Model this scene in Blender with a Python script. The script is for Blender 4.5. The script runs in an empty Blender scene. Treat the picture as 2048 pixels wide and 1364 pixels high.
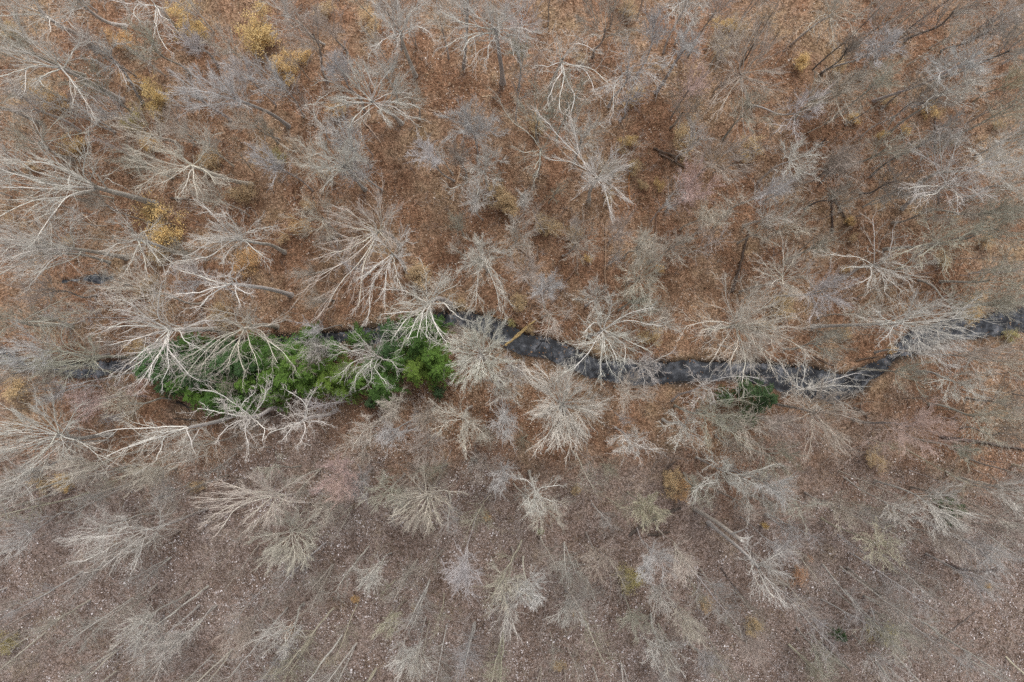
import bpy, math, random
import numpy as np
from mathutils import Vector

# ------------------------------------------------------------------ camera, sky, sun, exposure
S = bpy.context.scene
COL = S.collection
H = 75.0                      # height of the camera above the forest floor
F = 2048 * 24.0 / 36.0        # focal length in pixels of the 2048 px wide photograph

cam_data = bpy.data.cameras.new("camera")
cam_data.lens = 24.0
cam_data.sensor_width = 36.0
cam_data.clip_start = 0.5
cam_data.clip_end = 3000.0
cam = bpy.data.objects.new("camera", cam_data)
cam.location = (0, 0, H)
cam.rotation_euler = (0, 0, 0)
COL.objects.link(cam)
S.camera = cam

SUN_EL, SUN_AZ = math.radians(55), math.radians(15)      # azimuth clockwise from +Y
world = bpy.data.worlds.new("World")
S.world = world
world.use_nodes = True
wn, wl = world.node_tree.nodes, world.node_tree.links
wn.clear()
sky = wn.new("ShaderNodeTexSky")
sky.sky_type = 'NISHITA'
sky.sun_disc = False
sky.sun_elevation = SUN_EL
sky.sun_rotation = SUN_AZ
sky.air_density = 1.0
sky.dust_density = 4.0
hs = wn.new("ShaderNodeHueSaturation")
hs.inputs['Saturation'].default_value = 0.22           # a veil of cloud: much greyer than a clear sky
bg = wn.new("ShaderNodeBackground")
bg.inputs['Strength'].default_value = 0.15
wo = wn.new("ShaderNodeOutputWorld")
wl.new(sky.outputs[0], hs.inputs['Color'])
wl.new(hs.outputs[0], bg.inputs['Color'])
wl.new(bg.outputs[0], wo.inputs['Surface'])

sd = bpy.data.lights.new("sun", 'SUN')
sd.energy = 1.25
sd.angle = math.radians(30)
sd.color = (1.0, 0.95, 0.85)
sun = bpy.data.objects.new("sun", sd)
dv = Vector((math.sin(SUN_AZ) * math.cos(SUN_EL), math.cos(SUN_AZ) * math.cos(SUN_EL), math.sin(SUN_EL)))
sun.rotation_euler = dv.to_track_quat('Z', 'Y').to_euler()
sun.location = (30, 10, 60)
COL.objects.link(sun)

S.view_settings.view_transform = 'Standard'
S.view_settings.look = 'None'
S.view_settings.exposure = 0.26
S.view_settings.gamma = 1.0
S.render.engine = 'CYCLES'
S.cycles.use_denoising = False
S.cycles.max_bounces = 4
S.cycles.diffuse_bounces = 3
S.cycles.glossy_bounces = 2
S.cycles.transparent_max_bounces = 4
S.cycles.use_adaptive_sampling = True
S.cycles.adaptive_threshold = 0.02

rng = np.random.default_rng(11)
random.seed(11)

# ------------------------------------------------------------------ helpers
TILE = {1: (0, 0), 2: (674, 0), 3: (1348, 0), 4: (0, 440), 5: (674, 440), 6: (1348, 440),
        7: (0, 898), 8: (674, 898), 9: (1348, 898), 0: None}
ZS = 2048 / 700.0


def px(tile, p):
    """reading of an enlarged tile of the photograph -> photograph pixel"""
    if tile == 0:
        return (float(p[0]), float(p[1]))
    o = TILE[tile]
    return (o[0] + p[0] / ZS, o[1] + p[1] / ZS)


def U(p, z=0.0):
    """photograph pixel at height z -> world"""
    k = (H - z) / F
    return np.array([(p[0] - 1024) * k, -(p[1] - 682) * k, z])


def snoise(x, y, seed=0, f=1.0):
    r = np.random.default_rng(1000 + seed)
    v = np.zeros_like(np.asarray(x, float))
    tot = 0
    for k in range(14):
        a = r.uniform(0, 2 * np.pi)
        fr = f * 2 ** r.uniform(0, 2.2)
        am = 1.0 / (fr / f) ** 0.9
        v += am * np.sin((x * np.cos(a) + y * np.sin(a)) * fr + r.uniform(0, 6.28))
        tot += am * am
    return v / math.sqrt(tot / 2) / 2


def mesh_np(name, verts, quads, smooth=True, attrs=None):
    me = bpy.data.meshes.new(name)
    nv, nq = len(verts), len(quads)
    me.vertices.add(nv)
    me.vertices.foreach_set("co", np.ascontiguousarray(verts, dtype=np.float32).ravel())
    me.loops.add(nq * 4)
    me.loops.foreach_set("vertex_index", np.ascontiguousarray(quads, dtype=np.int32).ravel())
    me.polygons.add(nq)
    me.polygons.foreach_set("loop_start", np.arange(nq, dtype=np.int32) * 4)
    me.polygons.foreach_set("loop_total", np.full(nq, 4, dtype=np.int32))
    if smooth:
        me.polygons.foreach_set("use_smooth", np.ones(nq, dtype=bool))
    me.update(calc_edges=True)
    for k, a in (attrs or {}).items():
        at = me.attributes.new(k, 'FLOAT', 'POINT')
        at.data.foreach_set("value", np.ascontiguousarray(a, dtype=np.float32))
    return me


class Geo:
    def __init__(self):
        self.v, self.q, self.a, self.n = [], [], [], 0

    def add(self, v, q, a=None):
        self.v.append(v)
        self.q.append(q + self.n)
        self.a.append(np.zeros(len(v)) if a is None else a)
        self.n += len(v)

    def tubes(self, P, R, sides=3, tint=None):
        """P (N,K,3) centre lines, R (N,K) radii"""
        N, K, _ = P.shape
        if N == 0:
            return
        T = np.gradient(P, axis=1)
        T /= np.linalg.norm(T, axis=2, keepdims=True) + 1e-9
        ref = np.where(np.abs(T[:, :1, 2:3]) > 0.9, np.array([1., 0, 0]), np.array([0, 0, 1.]))
        A = np.cross(T, ref)
        A /= np.linalg.norm(A, axis=2, keepdims=True) + 1e-9
        B = np.cross(T, A)
        th = np.arange(sides) * 2 * np.pi / sides
        ring = (A[:, :, None, :] * np.cos(th)[None, None, :, None] + B[:, :, None, :] * np.sin(th)[None, None, :, None])
        V = P[:, :, None, :] + ring * R[:, :, None, None]
        idx = np.arange(N * K * sides).reshape(N, K, sides)
        a = idx[:, :-1, :]
        b = idx[:, 1:, :]
        Q = np.stack([a, np.roll(a, -1, 2), np.roll(b, -1, 2), b], -1).reshape(-1, 4)
        t = None if tint is None else np.repeat(tint, K * sides)
        self.add(V.reshape(-1, 3), Q, t)

    def cards(self, C, D, W, tint=None, fold=0.0):
        """leaf quads: centre C, half length vector D, half width vector W"""
        N = len(C)
        n = np.cross(D, W)
        n /= np.linalg.norm(n, axis=1, keepdims=True) + 1e-9
        lift = n * (np.linalg.norm(W, axis=1, keepdims=True) * fold)
        V = np.stack([C - D, C + W + lift - D * 0.1, C + D, C - W + lift - D * 0.1], 1)
        Q = np.arange(N * 4).reshape(N, 4)
        self.add(V.reshape(-1, 3), Q, None if tint is None else np.repeat(tint, 4))

    def mesh(self, name, smooth=True, tint=False):
        if not self.v:
            return mesh_np(name, np.zeros((3, 3)), np.zeros((0, 4), int))
        return mesh_np(name, np.concatenate(self.v), np.concatenate(self.q), smooth,
                       {'tint': np.concatenate(self.a)} if tint else None)


def unit(v):
    return v / (np.linalg.norm(v, axis=-1, keepdims=True) + 1e-9)


def grow(p, d, L, r0, K, wig, up, g=rng, taper=0.7, cen=None, bias=0.0):
    N = len(p)
    P = np.zeros((N, K, 3))
    P[:, 0] = p
    d = unit(d)
    for k in range(1, K):
        d = d + g.normal(0, wig, (N, 3)) + np.array([0, 0, up])
        if cen is not None:
            d = d + unit(P[:, k - 1] - cen) * bias
        d = unit(d)
        P[:, k] = P[:, k - 1] + d * (L / (K - 1))[:, None]
    t = np.linspace(0, 1, K)[None]
    return P, r0[:, None] * (1 - taper * t)


def spawn(P, R, n, tmin, ang, frac, rr, g=rng, tmax=1.0):
    """n children per parent line"""
    N, K, _ = P.shape
    L = np.linalg.norm(np.diff(P, axis=1), axis=2).sum(1)
    i = np.repeat(np.arange(N), n)
    t = np.tile(np.linspace(tmin, tmax, n), N) + g.uniform(-.5, .5, N * n) * (tmax - tmin) / n
    t = np.clip(t, 0.02, 0.999) * (K - 1)
    k = np.floor(t).astype(int)
    f = (t - k)[:, None]
    p = P[i, k] * (1 - f) + P[i, k + 1] * f
    tan = unit(P[i, k + 1] - P[i, k])
    rnd = g.normal(0, 1, tan.shape)
    perp = unit(rnd - (rnd * tan).sum(1, keepdims=True) * tan)
    a = np.radians(g.uniform(ang[0], ang[1], len(i)))[:, None]
    d = tan * np.cos(a) + perp * np.sin(a)
    ll = L[i] * frac * (1.15 - 0.6 * t / (K - 1)) * g.uniform(.6, 1.3, len(i))
    r = (R[i, k] * (1 - f[:, 0]) + R[i, k + 1] * f[:, 0]) * rr
    return p, d, ll, r


# ------------------------------------------------------------------ materials
def new_mat(name):
    m = bpy.data.materials.new(name)
    m.use_nodes = True
    n, l = m.node_tree.nodes, m.node_tree.links
    n.clear()
    out = n.new("ShaderNodeOutputMaterial")
    b = n.new("ShaderNodeBsdfPrincipled")
    b.inputs['Specular IOR Level'].default_value = 0.25
    l.new(b.outputs[0], out.inputs['Surface'])
    return m, n, l, b


def mathn(n, l, op, a, b=None, clamp=False):
    x = n.new("ShaderNodeMath")
    x.operation = op
    x.use_clamp = clamp
    for i, v in enumerate((a, b)):
        if v is None:
            continue
        if isinstance(v, (int, float)):
            x.inputs[i].default_value = v
        else:
            l.new(v, x.inputs[i])
    return x.outputs[0]


def mixc(n, l, f, a, b, mode='MIX'):
    x = n.new("ShaderNodeMix")
    x.data_type = 'RGBA'
    x.blend_type = mode
    for s, v in ((x.inputs[0], f), (x.inputs[6], a), (x.inputs[7], b)):
        if isinstance(v, (int, float)):
            s.default_value = v
        elif isinstance(v, tuple):
            s.default_value = (*v[:3], 1)
        else:
            l.new(v, s)
    return x.outputs[2]


def noise(n, l, vec, scale, detail=4, rough=.55):
    x = n.new("ShaderNodeTexNoise")
    x.inputs['Scale'].default_value = scale
    x.inputs['Detail'].default_value = detail
    x.inputs['Roughness'].default_value = rough
    if vec is not None:
        l.new(vec, x.inputs['Vector'])
    return x


def rampn(n, l, fac, stops):
    x = n.new("ShaderNodeValToRGB")
    e = x.color_ramp.elements
    while len(e) < len(stops):
        e.new(0.5)
    for s, (p, c) in zip(e, stops):
        s.position = p
        s.color = (*c, 1) if len(c) == 3 else c
    l.new(fac, x.inputs[0])
    return x.outputs[0]


def smooth01(n, l, v, a, b):
    x = n.new("ShaderNodeMapRange")
    x.interpolation_type = 'SMOOTHSTEP'
    x.inputs['From Min'].default_value = a
    x.inputs['From Max'].default_value = b
    l.new(v, x.inputs['Value'])
    return x.outputs['Result']


def tinted(name, lo, hi, rough=.85, attr=None, scale=1.3, trans=0.0):
    """surface whose own colour is the object colour, mottled with noise"""
    m, n, l, b = new_mat(name)
    tc = n.new("ShaderNodeTexCoord")
    oi = n.new("ShaderNodeObjectInfo")
    nz = noise(n, l, tc.outputs['Object'], scale, 5, .65)
    g = rampn(n, l, nz.outputs['Fac'], [(0.3, (lo,) * 3), (0.7, (hi,) * 3)])
    c = mixc(n, l, 1.0, oi.outputs['Color'], g, 'MULTIPLY')
    if attr:
        at = n.new("ShaderNodeAttribute")
        at.attribute_name = attr
        r = rampn(n, l, at.outputs['Fac'], [(0.0, (0.62, 0.60, 0.55)), (0.5, (1, 1, 1)), (1.0, (1.35, 1.25, 1.05))])
        c = mixc(n, l, 1.0, c, r, 'MULTIPLY')
    l.new(c, b.inputs['Base Color'])
    b.inputs['Roughness'].default_value = rough
    if trans:
        b.inputs['Subsurface Weight'].default_value = 0
        out = [x for x in n if x.type == 'OUTPUT_MATERIAL'][0]
        tr = n.new("ShaderNodeBsdfTranslucent")
        l.new(c, tr.inputs['Color'])
        mx = n.new("ShaderNodeMixShader")
        mx.inputs[0].default_value = trans
        l.new(b.outputs[0], mx.inputs[1])
        l.new(tr.outputs[0], mx.inputs[2])
        l.new(mx.outputs[0], out.inputs['Surface'])
    return m


M_BARK = tinted("bark", 0.72, 1.15, .9, None, 1.6)
M_TWIG = tinted("twig_bark", 0.8, 1.1, .9, None, .5)
M_LEAF = tinted("dry_leaf", 0.75, 1.15, .7, 'tint', .8, trans=.25)
M_NEEDLE = tinted("hemlock_needle", 0.7, 1.2, .6, 'tint', .9, trans=.2)

# ------------------------------------------------------------------ stream course (photograph px at water level, half width m)
STREAM = [(-260, 690, 1.0), (-120, 700, 1.1), (0, 716, 1.2), (60, 733, 1.0), (130, 738, 1.2), (190, 740, 1.5), (235, 734, 1.0), (300, 716, 1.0),
          (400, 700, .9), (500, 690, .9), (600, 680, .9), (690, 672, 1.0), (742, 672, 1.3), (800, 662, 1.2), (852, 645, 1.1), (927, 638, 1.0),
          (975, 652, 1.2), (1010, 672, 1.3), (1045, 692, 1.4), (1092, 698, 1.3), (1130, 716, 1.3), (1187, 737, 1.3), (1240, 748, 1.4),
          (1295, 748, 1.4), (1371, 744, 1.3), (1410, 742, 1.2), (1450, 738, 1.2), (1500, 744, 1.3), (1545, 750, 1.4), (1604, 762, 1.8), (1665, 776, 1.7),
          (1705, 768, 1.4), (1730, 748, 1.0), (1762, 733, .8), (1792, 706, .9), (1826, 686, 1.5), (1868, 668, 1.3), (1912, 655, 1.0),
          (1950, 660, .9), (1985, 652, 1.2), (2031, 641, 1.2), (2120, 630, 1.2), (2300, 600, 1.2)]
SP = np.array([[*U((a, b), -.4)[:2], w - (.40 if a > 900 else (.72 if a < 280 else .6)) - (.12 if 1720 < a < 1900 else (-.25 if a > 1900 else 0))] for a, b, w in STREAM])
POOL = np.array([[*U((a, b), -.2)[:2], w] for a, b, w in [(25, 572, -.4), (70, 568, -.35), (120, 564, -.35), (165, 558, -.1), (205, 557, .12), (226, 556, -.1)]])


def pathdist(X, Y, SPt):
    best = np.full(X.shape, 1e9)
    for (x0, y0, w0), (x1, y1, w1) in zip(SPt[:-1], SPt[1:]):
        dx, dy = x1 - x0, y1 - y0
        t = np.clip(((X - x0) * dx + (Y - y0) * dy) / (dx * dx + dy * dy), 0, 1)
        d = np.hypot(X - x0 - t * dx, Y - y0 - t * dy) - (w0 + t * (w1 - w0))
        best = np.minimum(best, d)
    return best


def rough_terrain(X, Y):
    return 0.22 * snoise(X, Y, 1, .07) + 0.05 * snoise(X, Y, 2, .5)


def terrain(X, Y):
    X = np.asarray(X, float)
    Y = np.asarray(Y, float)
    base = rough_terrain(X, Y) * np.clip(pathdist(X, Y, SP) / 6, 0.1, 1)
    d = pathdist(X, Y, SP) + .30 * snoise(X, Y, 3, .9) + .16 * snoise(X, Y, 5, 3.2)
    s = np.clip((d + .25) / .9, 0, 1)
    s = s * s * (3 - 2 * s)
    dp = pathdist(X, Y, POOL) + .18 * snoise(X, Y, 4, 1.5)
    sp = np.clip((dp + .2) / .7, 0, 1)
    return base * 1.0 - .85 * (1 - s) - .4 * (1 - sp)


def gz(x, y):
    return float(terrain(np.array([x]), np.array([y]))[0])


# ------------------------------------------------------------------ ground
def axis(lim, step, far):
    a = np.arange(-lim, lim + step * .5, step)
    o = lim + np.cumsum(np.geomspace(step * 2, far / 4, 22))
    return np.concatenate([-o[::-1], a, o])


gx, gy = axis(62, .24, 900), axis(43, .24, 900)
GX, GY = np.meshgrid(gx, gy)
GZ = terrain(GX, GY)
wet = np.clip(1 - (pathdist(GX, GY, SP) + .25 * snoise(GX, GY, 3, 1.1) - .0) / .95, 0, 1)
wet = np.maximum(wet, np.clip(1 - (pathdist(GX, GY, POOL)) / .6, 0, 1))
ny, nx = GX.shape
ids = np.arange(nx * ny).reshape(ny, nx)
gq = np.stack([ids[:-1, :-1], ids[:-1, 1:], ids[1:, 1:], ids[1:, :-1]], -1).reshape(-1, 4)
gm = mesh_np("forest_floor", np.stack([GX, GY, GZ], -1).reshape(-1, 3), gq, True, {'wet': wet.ravel()})


def region_nodes(n, l):
    """large patches of different litter: returns the 'south' and 'gold' masks"""
    tc = n.new("ShaderNodeTexCoord")
    sep = n.new("ShaderNodeSeparateXYZ")
    l.new(tc.outputs['Object'], sep.inputs[0])
    n1 = noise(n, l, tc.outputs['Object'], .055, 4, .6)
    warp = mathn(n, l, 'MULTIPLY', mathn(n, l, 'SUBTRACT', n1.outputs['Fac'], .5), 42)
    y2 = mathn(n, l, 'ADD', sep.outputs['Y'], warp)
    south = smooth01(n, l, y2, -5, -19)
    # smoothstep needs from_min<from_max: build inverse
    x = n.new("ShaderNodeMapRange")
    x.interpolation_type = 'SMOOTHSTEP'
    x.inputs['From Min'].default_value = -20
    x.inputs['From Max'].default_value = -6
    x.inputs['To Min'].default_value = 1
    x.inputs['To Max'].default_value = 0
    l.new(y2, x.inputs['Value'])
    return tc, sep, x.outputs['Result']


m, n, l, b = new_mat("forest_floor")
tc, sep, south = region_nodes(n, l)
O = tc.outputs['Object']
patch = noise(n, l, O, .16, 5, .6)
patch2 = noise(n, l, O, .45, 4, .6)
rust = rampn(n, l, patch.outputs['Fac'], [(.30, (.180, .102, .064)), (.44, (.238, .138, .087)), (.56, (.285, .192, .130)), (.70, (.315, .228, .142))])
mauve = rampn(n, l, patch.outputs['Fac'], [(.30, (.158, .115, .092)), (.48, (.215, .163, .140)), (.6, (.25, .20, .178)), (.72, (.285, .23, .18))])
basec = mixc(n, l, south, rust, mauve)
dk = rampn(n, l, patch2.outputs['Fac'], [(.28, (.60, .56, .52)), (.5, (1, 1, 1)), (.72, (1.18, 1.17, 1.15))])
basec = mixc(n, l, 1.0, basec, dk, 'MULTIPLY')
soil = noise(n, l, O, 1.7, 4, .6)
basec = mixc(n, l, 1.0, basec, rampn(n, l, soil.outputs['Fac'], [(.33, (.55, .50, .46)), (.47, (.96, .95, .94)), (.62, (1.12, 1.1, 1.08))]), 'MULTIPLY')
# single leaves: cells about a hand wide
v1 = n.new("ShaderNodeTexVoronoi")
v1.inputs['Scale'].default_value = 7.5
l.new(O, v1.inputs['Vector'])
v2 = n.new("ShaderNodeTexVoronoi")
v2.inputs['Scale'].default_value = 13
l.new(O, v2.inputs['Vector'])
s1 = n.new("ShaderNodeSeparateColor")
l.new(v1.outputs['Color'], s1.inputs[0])
s2 = n.new("ShaderNodeSeparateColor")
l.new(v2.outputs['Color'], s2.inputs[0])
lf = rampn(n, l, s1.outputs[0], [(0, (.5, .46, .42)), (.35, (.85, .82, .8)), (.7, (1.1, 1.1, 1.1)), (1, (1.5, 1.5, 1.55))])
lf2 = rampn(n, l, s2.outputs[1], [(0, (.6, .58, .55)), (.5, (1, 1, 1)), (1, (1.35, 1.38, 1.4))])
c = mixc(n, l, 1.0, basec, lf, 'MULTIPLY')
c = mixc(n, l, .8, c, lf2, 'MULTIPLY')
flk = mathn(n, l, 'MULTIPLY', smooth01(n, l, s2.outputs[0], .80, .90), mathn(n, l, 'MULTIPLY', south, .55))
c = mixc(n, l, flk, c, (.44, .375, .36))
at = n.new("ShaderNodeAttribute")
at.attribute_name = 'wet'
c = mixc(n, l, at.outputs['Fac'], c, (.028, .025, .024))
l.new(c, b.inputs['Base Color'])
b.inputs['Roughness'].default_value = .95
bp = n.new("ShaderNodeBump")
bp.inputs['Distance'].default_value = .05
bp.inputs['Strength'].default_value = .8
l.new(mathn(n, l, 'ADD', v1.outputs['Distance'], s2.outputs[2]), bp.inputs['Height'])
l.new(bp.outputs[0], b.inputs['Normal'])
gm.materials.append(m)
go = bpy.data.objects.new("ground", gm)
go['kind'] = "structure"
COL.objects.link(go)


# ------------------------------------------------------------------ water
def ribbon(path, z, extra, name):
    P = path[:, :2]
    T = np.gradient(P, axis=0)
    T /= np.linalg.norm(T, axis=1, keepdims=True)
    N = np.stack([-T[:, 1], T[:, 0]], 1)
    w = (path[:, 2] + extra)[:, None]
    a, b_ = P + N * w, P - N * w
    V = np.concatenate([np.c_[a, np.full(len(a), z)], np.c_[b_, np.full(len(b_), z)]])
    k = np.arange(len(P) - 1)
    Q = np.stack([k, k + 1, k + 1 + len(P), k + len(P)], 1)[:, ::-1]
    return mesh_np(name, V, Q, False)


m, n, l, b = new_mat("stream_water")
tc = n.new("ShaderNodeTexCoord")
nz = noise(n, l, tc.outputs['Object'], .5, 3, .6)
nz2 = noise(n, l, tc.outputs['Object'], 1.7, 5, .6)
f = mathn(n, l, 'ADD', mathn(n, l, 'MULTIPLY', nz.outputs['Fac'], .5), mathn(n, l, 'MULTIPLY', nz2.outputs['Fac'], .5))
c = rampn(n, l, f, [(.40, (.005, .005, .008)), (.46, (.012, .013, .017)), (.50, (.036, .039, .047)), (.54, (.062, .067, .079)), (.575, (.075, .08, .092)), (.60, (.16, .165, .185))])  # paler stops paint silt and ragged sky reflections into the water colour
l.new(c, b.inputs['Base Color'])
b.inputs['Roughness'].default_value = .08
b.inputs['Specular IOR Level'].default_value = .6
bp = n.new("ShaderNodeBump")
bp.inputs['Distance'].default_value = .02
bp.inputs['Strength'].default_value = .3
l.new(nz2.outputs['Fac'], bp.inputs['Height'])
l.new(bp.outputs[0], b.inputs['Normal'])
for nm, path, z in (("stream_water", SP, -.42), ("pool_water", POOL, -.22)):
    wm = ribbon(path, z, .5, nm)
    wm.materials.append(m)
    o = bpy.data.objects.new(nm, wm)
    o['kind'] = "structure"
    COL.objects.link(o)

# ------------------------------------------------------------------ loose leaves (nobody could count them)
NL = 330000
lx = rng.uniform(-60, 60, NL)
ly = rng.uniform(-41, 41, NL)
sm = np.clip((-ly - 6 + 9 * snoise(lx, ly, 8, .09)) / 14, 0, 1)
dens = np.clip(.42 + .5 * snoise(lx, ly, 9, .3) + .3 * snoise(lx, ly, 19, 1.2) + .45 * sm, .04, 1) * np.where(sm > .3, 1.0, .72)
dst = pathdist(lx, ly, SP) + .15 * snoise(lx, ly, 12, 1.5)
keep = (rng.uniform(0, 1, NL) < dens) & ((dst > .12) | (rng.uniform(0, 1, NL) < .10)) & (pathdist(lx, ly, POOL) > .1)
lx, ly, sm = lx[keep], ly[keep], sm[keep]
lz = np.maximum(terrain(lx, ly), np.where(pathdist(lx, ly, SP) < .5, -.42, -9)) + rng.uniform(.02, .07, len(lx))
a = rng.uniform(0, 2 * np.pi, len(lx))
sz = rng.uniform(.06, .125, len(lx)) * (1 - .10 * sm) * np.where(rng.uniform(0, 1, len(lx)) < .10, rng.uniform(1.1, 1.6, len(lx)), rng.uniform(.6, 1.1, len(lx)))
D = np.stack([np.cos(a), np.sin(a), rng.normal(0, .35, len(lx))], 1) * sz[:, None]
W = np.stack([-np.sin(a), np.cos(a), rng.normal(0, .35, len(lx))], 1) * (sz * rng.uniform(.35, .75, len(lx)))[:, None]
g = Geo()
pale = rng.uniform(0, 1, len(lx)) ** 1.5 * (.74 + .26 * sm) * (1 + .38 * snoise(lx, ly, 23, .8) + .2 * snoise(lx, ly, 24, 2.4))
g.cards(np.stack([lx, ly, lz], 1), D, W, np.clip(pale, 0, 1), fold=.35)
lm = g.mesh("leaf_litter", False, True)
m, n, l, b = new_mat("leaf_litter")
tc, sep, south = region_nodes(n, l)
at = n.new("ShaderNodeAttribute")
at.attribute_name = 'tint'
c1 = rampn(n, l, at.outputs['Fac'], [(0, (.17, .09, .05)), (.25, (.27, .16, .09)), (.5, (.38, .27, .19)), (.8, (.54, .44, .37)), (1, (.70, .62, .57))])
c2 = rampn(n, l, at.outputs['Fac'], [(0, (.13, .085, .062)), (.35, (.23, .17, .142)), (.6, (.39, .325, .305)), (.86, (.58, .52, .515)), (1, (.80, .755, .77))])
l.new(mixc(n, l, south, c1, c2), b.inputs['Base Color'])
b.inputs['Roughness'].default_value = .8
lm.materials.append(m)
lo = bpy.data.objects.new("leaf_litter", lm)
lo['kind'] = "stuff"
lo['label'] = "fallen rust and pale leaves strewn over the forest floor"
lo['category'] = "leaf litter"
COL.objects.link(lo)

# ------------------------------------------------------------------ bookkeeping for things
THINGS = []       # dict(px, col, size, label, obj)


def part(name, me, parent, mat, color):
    o = bpy.data.objects.new(name, me)
    if not me.materials:
        me.materials.append(mat)
    o.color = (*color, 1)
    o.parent = parent
    COL.objects.link(o)
    return o


def empty(name, loc, cat, group, rz=0):
    o = bpy.data.objects.new(name, None)
    o.location = loc
    o.rotation_euler = (0, 0, rz)
    o.empty_display_size = .5
    o['category'] = cat
    if group:
        o['group'] = group
    COL.objects.link(o)
    return o


# bark colours: limbs, twigs, trunk, words
PAL = {
    'B': ((.84, .82, .75), (.80, .77, .69), (.70, .66, .58), 'cream white'),
    'W': ((.83, .805, .76), (.69, .655, .60), (.58, .55, .52), 'white'),
    'G': ((.74, .72, .67), (.64, .61, .565), (.50, .475, .445), 'pale grey'),
    'C': ((.72, .68, .59), (.61, .555, .48), (.52, .475, .42), 'cream'),
    'T': ((.52, .46, .40), (.50, .435, .38), (.37, .33, .295), 'tan grey'),
    'L': ((.64, .615, .61), (.58, .555, .545), (.45, .425, .415), 'lavender grey'),
    'O': ((.56, .55, .47), (.48, .46, .385), (.40, .385, .34), 'olive grey'),
    'P': ((.52, .45, .42), (.60, .455, .415), (.34, .30, .28), 'pink budded'),
    'D': ((.32, .29, .27), (.44, .40, .36), (.19, .17, .155), 'dark stemmed'),
    'Y': ((.72, .68, .54), (.58, .54, .42), (.42, .39, .31), 'yellowish'),
}


def jit(c, s=.07):
    k = random.uniform(1 - s, 1 + s)
    return tuple(min(1, v * k * random.uniform(.98, 1.02)) for v in c)


def polyline(W, K):
    """smooth resample of way points to K points"""
    W = np.array(W, float)
    d = np.r_[0, np.cumsum(np.linalg.norm(np.diff(W, axis=0), axis=1))]
    t = np.linspace(0, d[-1], K)
    P = np.stack([np.interp(t, d, W[:, i]) for i in range(3)], 1)
    for _ in range(2):
        P[1:-1] = .5 * P[1:-1] + .25 * (P[:-2] + P[2:])
    return P


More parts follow.
